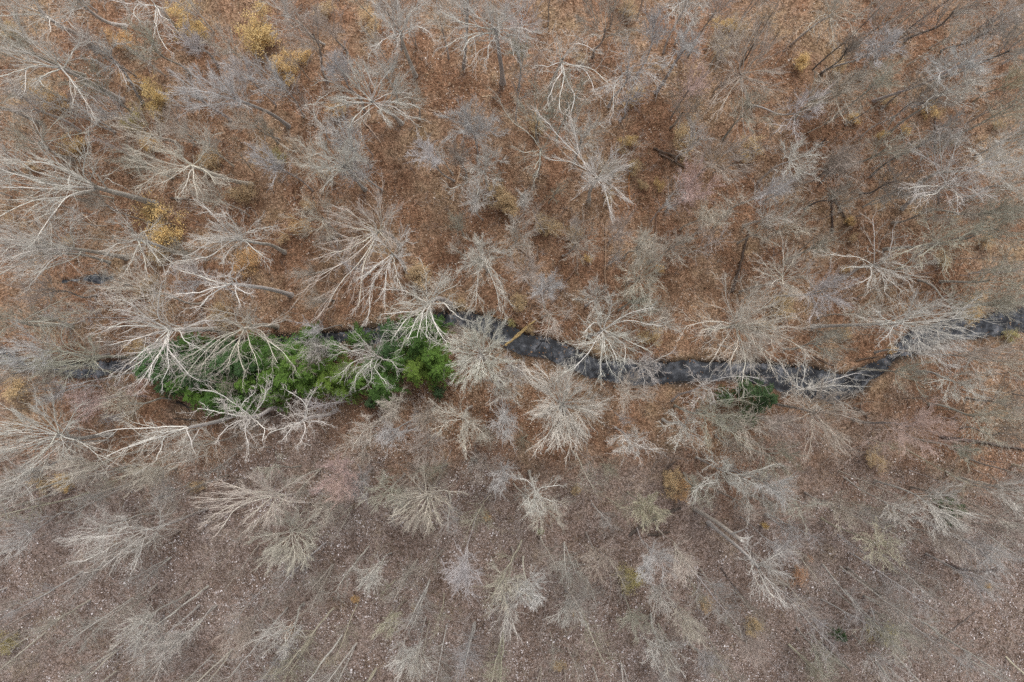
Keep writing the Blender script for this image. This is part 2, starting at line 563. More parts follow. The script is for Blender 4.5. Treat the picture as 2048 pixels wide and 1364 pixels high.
def bare_tree(tile, col, j, r, base=None, limbs=None, style='n', zj=None, top=None, label=None, lm=None, tr=None, n2=None, name=None, nl=None, dens=1.0):
    """a leafless tree; j = where its limbs part, r = crown radius, both read in the tile"""
    g = np.random.default_rng(int(j[0] * 7 + j[1] * 13 + tile * 101) % 99991)
    J = px(tile, j)
    rr = math.hypot(J[0] - 1024, J[1] - 682)
    if base is not None:
        B = px(tile, base)
        rb = math.hypot(B[0] - 1024, B[1] - 682)
        if zj is None:
            zj = H * (1 - rb / max(rr, 1)) if rr > 150 else 9.0
            zj = min(15.0, max(7.0, zj))
    else:
        zj = zj or g.uniform(8.5, 11.5)
        B = (1024 + (J[0] - 1024) * (H - zj) / H + g.uniform(-10, 10), 682 + (J[1] - 682) * (H - zj) / H + g.uniform(-10, 10))
    R = r / ZS * (H - zj - 3) / F                # crown radius in metres
    top = top or zj + min(8.5, max(3.0, R * (1.05 if style == 's' else 1.5)))
    jp = U(J, zj)
    bp_ = U(B, 0)
    bz = gz(bp_[0], bp_[1])
    bp_[2] = bz
    tr = tr or (0.085 + .045 * R)
    cl, ct, ck, word = PAL[col]
    cat = "tree"
    ecc, ea = g.uniform(.78, 1.0), g.uniform(0, 3.14)
    root = empty(name or "bare_tree", bp_, cat, "leafless trees of the forest")
    org = bp_
    # trunk
    K = 9
    t = np.linspace(0, 1, K)[:, None]
    P = bp_ * (1 - t) + jp * t
    off = g.normal(0, .22, 3) * np.array([1, 1, 0])
    off2 = g.normal(0, .12, 3) * np.array([1, 1, 0])
    P = P + off * np.sin(np.pi * t) + off2 * np.sin(2 * np.pi * t)
    P[0, 2] -= .25
    rad = tr * (1.0 - .42 * t[:, 0])
    rad[0] *= 1.5
    rad[1] *= 1.05
    gt = Geo()
    gt.tubes((P - org)[None], rad[None], 9)
    trunk = P
    rtop = rad[-1] * (.8 if tile in (7, 8, 9) else 1)
    if col == 'D':
        rad = rad * .75
    part("trunk", gt.mesh("trunk"), root, M_BARK, jit(ck))
    # main limbs
    LP, LR = [], []
    for w in (limbs or []):
        w = [w] if isinstance(w[0], (int, float)) else w
        n_ = len(w)
        zt = top - g.uniform(.6, 2.2) if n_ else top
        pts = [trunk[-1] - (trunk[-1] - trunk[-2]) * g.uniform(0, .8)]
        for k, q in enumerate(w):
            f_ = ((k + 1) / n_) ** .8
            pts.append(U(px(tile, q), zj + (zt - zj) * f_))
        Pl = polyline(pts, 11)
        Pl[2:] += np.cumsum(g.normal(0, .05, (9, 3)), 0)
        LP.append(Pl)
        LR.append(np.linspace(rtop * g.uniform(.36, .5), .022, 11))
    if style == 's':          # many slender straight ascending limbs: star burst
        na = nl or int(20 + 2 * R)
    elif style == 'f':        # soft fine crown
        na = nl or 9
    else:
        na = nl or (9 if not limbs else (2 if style == 'c' else max(3, 8 - len(limbs))))
    a0 = g.uniform(0, 6.28)
    for k in range(na):
        a = a0 + k * 2.4 + g.normal(0, .25)
        inner = bool(limbs) and style != 's'
        a += g.normal(0, .3) if style == 's' else 0
        q = (.75 if inner else 1) * (g.uniform(.3, 1.0) ** .7) * (1 - (1 - ecc) * 2 * abs(math.sin(a - ea)))
        tt = g.uniform(.45, 1.0) if style == 'f' else g.uniform(.7, 1.0)
        s0 = trunk[0] * 0
        x = tt * (K - 1)
        k0 = min(int(x), K - 2)
        s0 = trunk[k0] * (1 - (x - k0)) + trunk[k0 + 1] * (x - k0)
        ztip = zj + (top - zj) * (1 - .45 * q * q) * g.uniform(.85, 1.03)
        tip = np.array([jp[0] + math.cos(a) * R * q, jp[1] + math.sin(a) * R * q, ztip])
        mid = s0 * .5 + tip * .5 + np.array([math.cos(a), math.sin(a), 0]) * R * q * .1 + np.array([0, 0, .06 * R]) + g.normal(0, .1 * R if style != 's' else .03 * R, 3)
        Pl = polyline([s0, mid, tip], 11)
        Pl[2:] += np.cumsum(g.normal(0, .035 if style == 's' else .07, (9, 3)), 0)
        LP.append(Pl)
        LR.append(np.linspace(max(.034, rtop * g.uniform(.26, .46)), .017, 11))
    LP, LR = np.array(LP), np.array(LR)
    for Pl, Rl in zip(LP, LR):
        gl = Geo()
        gl.tubes((Pl - org)[None], Rl[None], 6)
        part("limb", gl.mesh("limb"), root, M_BARK, jit(cl))
    # branches and twigs
    gc = Geo()
    wig = {'n': .20, 's': .14, 'f': .15, 'c': .28}[style]
    n2 = n2 or {'n': 9, 's': 7, 'f': 8, 'c': 8}[style]
    if style == 's':
        cl, ct = tuple(min(.8, v * 1.05) for v in cl), tuple(min(.76, v * 1.04) for v in ct)
    cen = jp - np.array([0, 0, 2.5])
    ang = {'n': (20, 50), 's': (12, 34), 'f': (18, 48), 'c': (28, 62)}[style]
    p, d, L, r0 = spawn(LP, LR, n2, .32 if style == 's' else .2, ang, .5, .62, g)
    zb = .15 if style == 's' else .6
    d = unit(d * [1, 1, .6 if style == 's' else 1] + unit(p - cen) * [1, 1, zb] * .4)
    L = L * g.uniform(.65, 1.2, len(L))
    r0 = np.clip(r0, .022 if style == 's' else .018, .038)
    L = np.clip(L, .6, min(3.8, .3 + R))
    P2, R2 = grow(p, d, L, r0, 7, wig, .02, g, .6, cen, .10)
    gc.tubes(P2 - org, R2, 4)
    p, d, L, r0 = spawn(P2, R2, int(round(6 * dens)), .12, ang, .5, .62, g)
    d = unit(d + unit(p - cen) * [1, 1, .5] * .4)
    r0 = np.clip(r0, .0125, .022)
    L = np.clip(L, .35, 1.7)
    P3, R3 = grow(p, d, L, r0, 5, wig * .9, .02, g, .55, cen, .10)
    gc.tubes(P3 - org, R3, 3)
    p, d, L, r0 = spawn(P3, R3, int(round(3 * dens)), .2, ang, .5, .6, g)
    r0 = np.clip(r0, .0085, .0115)
    L = np.clip(L, .25, .8)
    P4, R4 = grow(p, d, L, r0, 3, wig, .02, g, .4, cen, .1)
    gc.tubes(P4 - org, R4, 3)
    if col == 'P':            # clusters of small red-pink flower buds
        E = P4[:, -1]
        E = np.repeat(E, 2, 0) + g.normal(0, .05, (len(E) * 2, 3))
        dd = unit(g.normal(0, 1, E.shape)) * .022
        ww = unit(np.cross(dd, g.normal(0, 1, E.shape))) * .018
        gc.cards(E - org, dd, ww)
    part("crown", gc.mesh("crown"), root, M_TWIG, jit(ct))
    THINGS.append(dict(px=px(tile, j), word=word, R=R, label=label, lm=lm, obj=root, cat=cat))
    return root


exec_trees = []
T = bare_tree
# ---- the trees one can pick out, read off the enlarged photograph
# upper left
T(1, 'G', (560, 1095), 330, (905, 1195), [[(300, 1080), (-60, 960)], [(250, 1100), (-100, 1090)], [(150, 1190), (-60, 1300)], [(400, 1130), (330, 1250), (230, 1365)], [(480, 1030), (500, 910), (520, 850)], [(330, 960), (230, 820)], [(200, 1010), (40, 900)]],
  label="large pale grey tree with a thick trunk slanting left, left edge above the dark pool", lm="the large slanting tree at the left edge", tr=.34)
T(1, 'G', (340, 390), 260, (720, 590), [[(200, 370), (60, 420), (-40, 450)], [(150, 230), (120, 150)], [(220, 470), (260, 530)], [(60, 330), (-50, 240)], [(420, 290), (450, 230)], [(160, 400), (160, 560)], [(450, 500), (540, 640)]],
  label="grey tree whose long straight trunk points at the gold bushes, upper left", lm="the long grey trunk upper left", tr=.26)
T(1, 'G', (230, 60), 210, (560, 290), [[(120, 85), (-20, 95)], [(100, 0), (20, -60)], [(275, 110), (290, 180)], [(340, 140), (430, 80), (425, 40)], [(150, -60)]], zj=12,
  label="grey tree with long straight trunk leaning into the top left corner", lm="the leaning tree in the top left corner", tr=.24)
T(1, 'G', (500, 40), 150, (740, 155), [[(400, -30)], [(430, 60)], [(540, -40)]], tr=.22, label="tree with bowed grey trunk cut by the top edge, near the left corner")
T(1, 'W', (905, 30), 170, (1040, 160), [[(910, 110), (880, 200), (862, 290)], [(905, 120), (930, 220), (970, 290)], [(800, 20), (775, 70), (800, 125), (850, 130)], [(700, 20), (600, -10)], [(990, 60), (1020, -20)], [(940, 100), (990, 120)]],
  style='c', label="white tree with crooked drooping limbs against the top edge, left of the gold crowns", lm="the crooked white tree at the top edge")
T(1, 'L', (650, 340), 115, (840, 610), [[(600, 290), (570, 250)], [(640, 290), (690, 260)], [(690, 400), (740, 480)], [(610, 400)]], label="small lavender grey tree right of the long grey trunk, upper left")
T(1, 'L', (1370, 575), 160, (1690, 740), [[(1250, 540), (1150, 520), (1050, 560)], [(1230, 605), (1130, 620)], [(1150, 540), (1050, 480)], [(1280, 480), (1220, 430)], [(1330, 500), (1340, 440)], [(1400, 630)], [(1200, 480), (1130, 420)]],
  label="bright lavender grey tree with feathery crown on a bowed trunk, upper left", lm="the bright lavender tree", tr=.2, dens=1.3)
T(1, 'L', (1180, 590), 90, (1350, 705), [[(1100, 640), (1040, 600)], [(1130, 560)]])
T(1, 'L', (1160, 280), 80, (1280, 390), None, style='f')
T(1, 'C', (1480, 730), 95, (1640, 815), [[(1390, 700), (1375, 650)], [(1430, 680), (1450, 640)], [(1390, 740)], [(1530, 690), (1540, 650)], [(1490, 800), (1490, 850)]], label="small cream tree with open forked crown below the bright lavender tree", tr=.1)
T(1, 'C', (1110, 965), 240, (1470, 1080), [[(950, 960), (840, 910)], [(960, 1010), (850, 1085)], [(1000, 880), (900, 850)], [(1200, 880), (1230, 800)], [(1090, 1050), (1050, 1130)], [(1130, 1050), (1150, 1120)], [(1230, 1000), (1265, 1080)], [(1020, 1040), (920, 1090)]],
  label="wide fan-shaped cream grey tree on a slanting trunk, left of the small rust clearing", lm="the wide fan-shaped tree upper left")
T(1, 'C', (880, 790), 150, (1060, 870), [[(780, 730), (690, 690)], [(800, 760), (700, 740)], [(930, 760), (900, 700)], [(850, 840), (800, 880)], [(960, 740)]], label="cream tree with forked limbs reaching into a yellow crown, upper left")
T(1, 'W', (1905, 745), 130, (2000, 840), [[(1850, 710), (1825, 650), (1850, 590), (1915, 557)], [(1950, 745), (1990, 800)], [(1880, 780), (1880, 830)], [(1950, 700), (1970, 670)]], style='c', tr=.12,
  label="pale tree with one white hook-shaped limb curling up, left of the clearing", lm="the hook-limbed white tree")
T(2, 'G', (30, 970), 165, (165, 1110), [[(-40, 920), (-120, 880)], [(60, 900), (130, 860)], [(80, 930), (150, 930)], [(20, 900), (60, 830)], [(-60, 980), (-130, 980)], [(0, 1010), (-60, 1060)]], style='f', label="fan-shaped grey tree on a short slanting trunk at the clearing's left edge")
T(1, 'L', (1600, 965), 70, None, [[(1620, 1010), (1600, 1060)]], style='f', tr=.08)
T(1, 'L', (1620, 500), 110, None, None, style='f', tr=.09, label="soft pale lavender crown below the two gold bushes, upper left")
T(1, 'G', (200, 640), 120, (470, 770), None, tr=.16)
T(1, 'G', (60, 1000), 130, (330, 1080), None, tr=.14)
T(1, 'O', (120, 300), 170, (500, 440), None, tr=.16)
T(1, 'O', (-40, 620), 160, (240, 720), [[(-60, 500)], [(60, 560)]], tr=.2)
T(1, 'O', (230, 830), 170, (430, 930), [[(280, 780), (390, 680)], [(330, 820), (560, 770)], [(120, 800), (50, 700)]], tr=.18, label="olive grey tree with two long bare limbs spreading right, left edge")
T(1, 'L', (650, 660), 110, (860, 760), None, style='f', tr=.09)
T(1, 'T', (1080, 760), 110, (1200, 830), None, style='f', tr=.1)
T(1, 'C', (1250, 1150), 110, None, None, style='f', tr=.09)
T(1, 'T', (600, 1180), 100, None, None, style='f', tr=.1)
T(1, 'G', (1650, 90), 130, (1900, 260), None, style='f', tr=.12)
T(1, 'T', (1830, 200), 130, (1910, 470), None, style='f', tr=.12, zj=12)
T(1, 'L', (1440, 440), 90, (1620, 620), None, style='f', tr=.08)
T(1, 'C', (1800, 940), 120, None, None, style='f', tr=.1)
T(1, 'L', (2010, 420), 110, None, [[(1960, 350)], [(1920, 400)]], style='f', tr=.1)
# left
T(4, 'G', (1380, 105), 210, (1665, 190), [[(1250, 120), (1120, 190)], [(1240, 100), (1150, 130)], [(1320, 60), (1200, -60)], [(1370, 50), (1310, 0)], [(1450, 70), (1585, 40)], [(1430, 120), (1530, 180)], [(1350, 150), (1290, 230)], [(1260, 200), (1050, 240)]],
  label="wide grey tree above the tree with the bare white trunk, left of centre", lm="the wide grey tree left of centre", tr=.2)
T(4, 'W', (1350, 372), 140, (1705, 440), [[(1230, 350), (1150, 320), (1060, 290)], [(1250, 400), (1150, 430), (1030, 445)], [(1360, 320), (1370, 250)], [(1390, 400), (1455, 440), (1480, 410)], [(1240, 430), (1210, 490), (1120, 530)], [(1380, 440), (1400, 490)]],
  style='c', n2=5, label="tree with long bare white trunk lying left over rust litter, above the hemlocks", lm="the bare white slanting trunk", tr=.24, zj=14)
T(4, 'G', (800, 110), 170, (1080, 195), [[(700, 120), (640, 160)], [(760, 60), (700, 0)], [(850, 70), (910, 50)], [(940, 200), (1010, 270)], [(850, 220), (865, 310)], [(790, 220), (740, 300)], [(880, 160), (960, 260)]],
  label="white-limbed tree in front of the large gold bush at the left")
T(4, 'G', (400, 165), 330, (740, 220), [[(200, 130), (-60, 100)], [(200, 180), (-60, 260)], [(300, 230), (170, 380)], [(150, 240), (-40, 340)], [(260, 100), (320, -20)], [(80, 60), (-60, 20)], [(100, 150), (20, 210)], [(420, 60), (440, 0)]],
  label="broad pale tree fanning out over the left edge above the dark pool", lm="the broad fan at the left edge", tr=.24, dens=1.2)
T(4, 'G', (250, 200), 150, (640, 250), None, tr=.14)
T(4, 'W', (980, 640), 300, None, [[(850, 570), (700, 520), (620, 540)], [(820, 620), (640, 640)], [(860, 560), (790, 480), (700, 450)], [(930, 560), (940, 450), (940, 380)], [(830, 690), (650, 740)], [(900, 720), (760, 830)], [(965, 730), (900, 820), (800, 960)], [(960, 750), (890, 850), (880, 940)], [(970, 760), (1000, 850), (960, 940)], [(970, 750), (1100, 900)], [(1080, 640), (1150, 600), (1220, 600)], [(1060, 650), (1090, 720), (1180, 760)], [(880, 780), (740, 900)]],
  label="big white tree spreading over the left end of the hemlock grove", lm="the big white tree over the hemlocks", tr=.3, zj=11, n2=7, nl=3, dens=.85)
T(4, 'C', (1420, 635), 250, (1620, 625), [[(1300, 680), (1180, 790), (1070, 950)], [(1240, 690), (1150, 770), (1080, 790)], [(1370, 740), (1330, 860)], [(1400, 700), (1390, 800), (1420, 880)], [(1450, 720), (1510, 850)], [(1530, 640), (1560, 760), (1600, 840)], [(1560, 700), (1640, 770), (1680, 830)], [(1490, 590), (1480, 550)], [(1380, 580), (1370, 500)], [(1320, 590), (1240, 560), (1180, 600)], [(1580, 610), (1650, 590)], [(1280, 720), (1190, 860)]],
  label="cream grey tree draping its limbs over the middle of the hemlock grove", lm="the cream tree over the hemlocks", tr=.24, zj=10.5, n2=7, nl=3, dens=.85)
T(4, 'W', (1450, 1155), 170, (1650, 1105), [[(1390, 1080), (1320, 1020), (1230, 990), (1160, 980)], [(1500, 1100), (1550, 1050), (1545, 990), (1580, 960)], [(1350, 1130), (1250, 1115), (1150, 1100)], [(1380, 1190), (1330, 1215), (1290, 1270)], [(1440, 1200), (1430, 1250), (1450, 1320)], [(1500, 1190), (1540, 1230), (1520, 1290)], [(1410, 1120), (1390, 1090), (1490, 1000)]],
  style='c', n2=6, label="bone white tree with wishbone limbs on the lower edge of the hemlocks", lm="the wishbone white tree below the hemlocks", tr=.24, zj=12)
T(4, 'W', (1100, 1215), 190, (1400, 1125), [[(980, 1205), (860, 1200), (700, 1200), (560, 1235)], [(1000, 1240), (880, 1280), (760, 1320)], [(950, 1260), (930, 1330), (900, 1400)], [(1090, 1240), (1130, 1310)], [(920, 1240), (910, 1190)], [(700, 1340), (620, 1370)]],
  style='c', n2=5, label="long white S-bent trunk running left beneath the hemlock grove", lm="the S-bent white trunk", tr=.24, zj=13)
T(4, 'W', (1760, 1180), 150, (1960, 1115), [[(1800, 1130), (1790, 1060), (1690, 1000)], [(1800, 1130), (1830, 1050), (1850, 1010)], [(1650, 1230), (1560, 1270)], [(1790, 1200), (1770, 1260), (1750, 1310)], [(1850, 1180), (1920, 1200)], [(1690, 1210), (1640, 1290)]],
  style='c', n2=6, label="white tree with slanting trunk right of the wishbone tree", lm="the smaller white tree below the hemlocks", tr=.2, zj=12)
T(4, 'G', (330, 1250), 270, (650, 1255), [[(200, 1200), (100, 1150)], [(150, 1250), (-40, 1255)], [(200, 1290), (0, 1350)], [(260, 1160), (250, 1090)], [(180, 1220), (-40, 1190)], [(300, 1320), (200, 1400)], [(420, 1170), (440, 1100)], [(470, 1300), (560, 1370)]],
  style='s', label="dense pale starburst tree at the left edge below the stream", lm="the pale starburst at the left edge", tr=.24, nl=12)
T(4, 'O', (500, 820), 200, (780, 800), [[(430, 760), (350, 700), (400, 560)], [(540, 800), (570, 760), (520, 700)], [(300, 830), (180, 810), (0, 830)], [(430, 880), (390, 900), (370, 960)], [(250, 860), (60, 880)], [(330, 740), (240, 640)], [(560, 830), (600, 880)]],
  label="olive grey tree stretched over the stream at the left edge", lm="the tree over the stream at the left", tr=.2)
T(4, 'O', (100, 590), 220, (420, 620), [[(0, 560), (-80, 520)], [(0, 640), (-50, 700)], [(230, 590), (340, 600)], [(240, 520), (330, 470)], [(350, 600), (500, 545)]],
  label="olive grey tree at the left edge between pool and stream", tr=.2)
T(4, 'P', (620, 1050), 130, (850, 1030), [[(520, 1060), (430, 1030)], [(760, 1010), (800, 960)], [(540, 1070), (470, 1100)]], label="pink budded tree on the bank left of the hemlock grove", lm="the pink tree left of the hemlocks", tr=.09)
T(4, 'L', (230, 780), 140, None, None, style='f', tr=.11)
T(4, 'T', (60, 900), 130, None, None, style='f', tr=.11)
T(4, 'C', (880, 430), 170, None, None, style='f', tr=.12)
T(4, 'L', (1150, 360), 130, None, None, style='f', tr=.1)
T(4, 'C', (1160, 1320), 120, None, None, style='f', tr=.1)
T(4, 'L', (1870, 640), 50, (2000, 617), [[(1780, 605)]], tr=.06, n2=4, label="single pale stem lying over the rust litter just above the hemlocks")
T(4, 'G', (1860, 740), 100, (1960, 720), [[(1870, 800)], [(1810, 760)]], style='f', tr=.07, label="slight grey tree poking through the bright middle of the hemlock grove")
# top middle
T(2, 'G', (930, 165), 250, (970, 485), [[(840, 190), (740, 220), (640, 270)], [(800, 150), (700, 110), (590, 60)], [(890, 90), (870, 0)], [(1000, 100), (1090, 60)], [(1010, 210), (1100, 260)], [(890, 240), (890, 330)], [(1000, 250), (1010, 340)], [(860, 120), (780, 50)], [(800, 210), (740, 300)], [(1040, 150), (1190, 190)]],
  label="large tree on a stout grey trunk standing in the rust clearing, top middle", lm="the large tree in the top clearing", tr=.27, zj=13)
T(2, 'W', (370, 190), 180, (460, 445), [[(360, 80), (350, -40)], [(440, 150), (540, 190)], [(310, 130), (250, 40)], [(420, 80), (490, 30)], [(360, 300)], [(290, 220), (240, 240)], [(400, 100), (520, -20)]],
  label="whitish tree on a grey trunk, left of the large top clearing tree", lm="the whitish tree at the top", tr=.22, zj=12, dens=1.2)
T(2, 'G', (765, -10), 130, (740, 390), [[(700, -60)], [(850, -60)]], tr=.16, zj=14, style='f', label="tree at the top edge whose straight trunk shows left of the large clearing tree")
T(2, 'C', (235, 260), 90, (330, 415), [[(190, 230)], [(200, 310)], [(230, 220)], [(160, 160)]], tr=.07, n2=5, label="thin cream stem leaning up and left at the clearing's upper left")
T(2, 'W', (200, 590), 240, (380, 725), [[(130, 560), (0, 540)], [(120, 510), (60, 360)], [(250, 480), (330, 400)], [(300, 540), (420, 550)], [(330, 640), (440, 700)], [(150, 640), (90, 710)], [(210, 520), (170, 420)], [(310, 590), (430, 620)], [(250, 660), (280, 730)], [(60, 600), (-30, 640)]],
  style='s', nl=12, label="bright white bushy crown left of the rust clearing, upper middle", lm="the bright bushy crown left of the clearing", tr=.2)
T(2, 'W', (1320, 345), 200, (1250, 560), [[(1380, 260), (1430, 235), (1510, 280)], [(1300, 300), (1295, 260)], [(1230, 390), (1190, 380)], [(1350, 375), (1470, 370), (1530, 410), (1590, 465)], [(1420, 390), (1480, 440), (1510, 540)], [(1330, 440), (1400, 580), (1360, 650)], [(1320, 430), (1280, 500), (1240, 590)], [(1330, 420), (1300, 560), (1310, 650)]],
  style='c', n2=6, label="white tree with long bent limbs like spider legs, top right of centre", lm="the spider-legged white tree", tr=.2, zj=11)
T(2, 'T', (1570, 165), 200, (1500, 330), [[(1500, 100), (1460, 20)], [(1570, 60), (1590, -30)], [(1640, 120), (1700, 60)], [(1490, 170), (1450, 190)], [(1650, 200), (1700, 230)]], style='s', nl=10, label="upswept tan grey tree at the top edge right of centre", tr=.14)
T(2, 'L', (1700, 390), 150, None, [[(1640, 450), (1610, 540), (1615, 640)], [(1620, 500), (1530, 520)], [(1730, 440), (1765, 490)], [(1800, 370), (1920, 390)], [(1700, 340), (1680, 290)], [(1820, 430), (1880, 480)]], label="lavender tree with a white limb trailing down, right of the spider-legged tree", tr=.13)
T(3, 'L', (60, 290), 125, None, [[(0, 320), (-40, 380)], [(90, 240), (110, 180)], [(130, 300)], [(30, 220)]], label="lavender white crown at the top, left of the tall tan crown")
T(2, 'L', (790, 760), 130, (820, 930), [[(720, 740), (640, 700)], [(700, 780), (650, 810)], [(760, 680), (700, 660)], [(860, 740), (940, 790)]], style='f', dens=1.6, label="compact soft lavender crown below the rust clearing", lm="the soft lavender crown below the clearing", tr=.1)
T(2, 'L', (540, 930), 110, (690, 1060), [[(480, 900), (430, 910)], [(520, 870), (490, 850)], [(600, 960)]], label="lavender tree left of and below the soft lavender crown", tr=.1)
T(2, 'G', (850, 1000), 150, None, [[(780, 1060), (700, 1100), (655, 1115)], [(900, 950), (960, 950)], [(870, 930), (930, 900)], [(820, 1080), (820, 1200)], [(900, 1060)]], dens=1.3, label="white-tipped tree with one limb reaching down and left, upper middle", tr=.13)
T(2, 'W', (1530, 1035), 160, None, [[(1450, 980), (1400, 860), (1390, 760), (1360, 715)], [(1430, 980), (1330, 945), (1240, 940)], [(1420, 920), (1310, 810), (1210, 700)], [(1600, 1070), (1640, 1110), (1660, 1170)], [(1560, 1100), (1590, 1250)], [(1570, 960), (1620, 930)], [(1460, 1080)], [(1590, 1020), (1640, 990)]],
  style='s', nl=16, n2=7, label="brightest white star-shaped crown with long limbs up and left, upper middle", lm="the bright white star crown", tr=.2)
T(2, 'G', (1430, 790), 150, None, [[(1370, 730)], [(1500, 710), (1550, 720)], [(1480, 770)]], style='f', tr=.12)
T(2, 'O', (1190, 870), 170, None, [[(1130, 780), (1040, 720), (990, 640), (965, 570)], [(1190, 920), (1140, 990)], [(1100, 880), (1050, 850)], [(1180, 960), (1150, 1060)]], style='c', n2=5, label="olive limbed tree above the middle, between two white trees", tr=.13)
T(2, 'O', (1180, 680), 170, None, None, style='f', tr=.12)
T(2, 'O', (1350, 600), 160, None, None, style='f', tr=.12)
T(2, 'L', (1080, 100), 120, None, None, style='f', tr=.1)
T(2, 'C', (600, 90), 130, None, None, style='f', tr=.11)
T(2, 'O', (1060, 330), 50, None, None, style='f', tr=.08)
T(2, 'L', (1850, 200), 130, None, [[(1800, 150)], [(1860, 100)]], style='f', tr=.1)
T(2, 'L', (80, 820), 90, None, None, style='f', tr=.1)
T(2, 'W', (1085, 1190), 45, None, None, style='s', nl=9, tr=.06, label="tiny white starburst on a tan bush above the centre")
T(2, 'G', (820, 1180), 90, None, None, style='f', tr=.08)
# top right
T(3, 'T', (390, 430), 220, (440, 610), [[(290, 400), (240, 370)], [(300, 520), (240, 570)], [(310, 560), (270, 640)], [(390, 600), (400, 780)], [(480, 330), (560, 300)], [(430, 280), (470, 190)], [(360, 290), (330, 220)], [(480, 400), (600, 410)], [(480, 470), (560, 500)], [(430, 550), (450, 650)]],
  style='s', nl=14, label="tall oval tan grey crown near the top, right of centre", lm="the tall oval tan crown", tr=.18)
T(3, 'T', (240, 960), 190, (110, 1050), [[(200, 850), (190, 770)], [(320, 880), (390, 850)], [(300, 980), (390, 1010)], [(180, 960), (80, 930)], [(260, 1000), (330, 1060)]], style='s', nl=12, label="brownish grey crown just above the pink tree, right of centre", tr=.14)
T(3, 'L', (715, 665), 120, (445, 612), [[(760, 600), (850, 550)], [(700, 720), (715, 790)], [(650, 740), (580, 730)], [(780, 690), (820, 640)]], label="lavender tree right of the tall tan crown on a dark stem", tr=.11)
T(3, 'L', (1190, 285), 130, (870, 420), [[(1140, 310), (1070, 330)], [(1180, 340), (1170, 380)], [(1250, 300), (1320, 290)], [(1230, 230), (1290, 210)], [(1140, 240)]], label="bright lavender crown near the top right", lm="the bright lavender crown top right", dens=1.5, tr=.12)
T(3, 'C', (975, 545), 145, (790, 640), [[(945, 590), (960, 650), (985, 710)], [(900, 570), (850, 600)], [(965, 490), (960, 440)], [(1060, 520), (1120, 520)], [(1010, 600), (1020, 660)], [(910, 500), (880, 460)], [(1010, 480), (1080, 440)]], label="cream tree with one white limb pointing down, upper right", lm="the cream tree upper right", tr=.13)
T(3, 'W', (690, 945), 125, None, [[(760, 905), (850, 890)], [(650, 980), (620, 1010)], [(740, 990), (800, 1010)], [(700, 880), (730, 840)], [(640, 920), (640, 870)], [(700, 990), (720, 1040)]], label="white branching crown in the upper right, left of the tan one", lm="the white crown upper right", tr=.12)
T(3, 'L', (560, 1120), 80, None, [[(500, 1150)]], style='f', tr=.08)
T(3, 'T', (955, 950), 115, None, [[(1000, 880)], [(960, 1040), (1040, 1010)]], style='f', tr=.1)
T(3, 'L', (1660, 385), 150, (1165, 590), [[(1560, 400), (1510, 360)], [(1560, 420), (1540, 450)], [(1740, 340), (1760, 320)], [(1720, 390), (1820, 400)], [(1680, 340), (1650, 320)]], zj=13, label="lavender grey tree on a long dark bowed stem, far upper right", lm="the bowed dark stem far upper right", dens=1.3, tr=.15)
T(3, 'G', (1570, 545), 140, (1260, 780), [[(1500, 580), (1450, 640)], [(1520, 500), (1560, 460)], [(1640, 520), (1700, 510)], [(1620, 600), (1700, 620)], [(1650, 560), (1740, 540)]], label="pale grey tree over a gold bush, far upper right", tr=.14)
T(3, 'G', (1600, 1070), 240, (1340, 1220), [[(1540, 1000), (1530, 940), (1430, 880)], [(1500, 1090), (1380, 1120)], [(1550, 1130), (1460, 1150)], [(1640, 1130), (1650, 1190)], [(1700, 1010), (1820, 960)], [(1560, 900), (1540, 790)], [(1640, 900), (1700, 770)], [(1720, 1090), (1800, 1130)], [(1590, 940), (1640, 830)]],
  label="large greenish white tree near the right edge, upper right", lm="the large greenish white tree", tr=.2, zj=10)
T(3, 'G', (1850, 920), 190, None, [[(1760, 880)], [(1900, 830)], [(1950, 950)], [(1850, 1000)]], style='f', dens=1.4, label="dense pale crown touching the large greenish white tree at its right", tr=.17)
T(3, 'G', (1940, 1090), 160, (1700, 1160), None, style='f', tr=.14)
T(3, 'W', (1930, 80), 130, (1790, 160), [[(1960, 30), (2000, -20)], [(1930, 140), (1915, 200)], [(1870, 20)], [(2000, 60)], [(1990, 120)]], label="white limbed tree in the top right corner", tr=.12)
T(3, 'C', (930, 80), 180, (690, 260), [[(860, 90), (800, 150)], [(920, 160), (930, 220)], [(1000, 60), (1080, 100)], [(900, 20), (880, -40)], [(1010, 120), (1020, 200)], [(960, 20)], [(960, 150)]], label="cream crown at the top edge in the upper right", lm="the cream crown at the top edge", tr=.14)
T(3, 'W', (90, -20), 110, None, [[(60, 50), (80, 105)], [(0, 40), (-10, 90)], [(150, 40), (170, 80)], [(-70, 30)]], style='f', tr=.11)
T(3, 'T', (250, 60), 100, None, None, style='f', tr=.1)
T(3, 'P', (100, 500), 85, None, None, style='f', tr=.08, label="small pink budded tree left of the tall oval tan crown")
T(3, 'P', (80, 1120), 115, None, None, style='f', dens=1.5, tr=.1, label="rosy pink budded crown right of the bright white star crown", lm="the rosy pink crown")
T(3, 'O', (1190, 480), 90, None, None, style='f', tr=.08)
T(3, 'D', (1640, 60), 120, (1350, 235), None, style='f', tr=.13, zj=12)
T(3, 'D', (1960, 300), 130, (1550, 460), None, style='f', tr=.13, zj=12)
T(3, 'D', (1800, 200), 120, (1560, 300), None, style='f', tr=.1)
T(3, 'D', (1000, 300), 60, (860, 430), None, style='f', tr=.09)
T(3, 'D', (1470, 610), 90, (1280, 690), None, style='f', tr=.1)
T(3, 'D', (1530, 790), 100, (1150, 1035), None, style='f', tr=.11, zj=13)
T(3, 'D', (1300, 1060), 110, (1090, 1130), None, style='f', tr=.12)
T(3, 'O', (1850, 1240), 150, (1480, 1225), None, tr=.13)
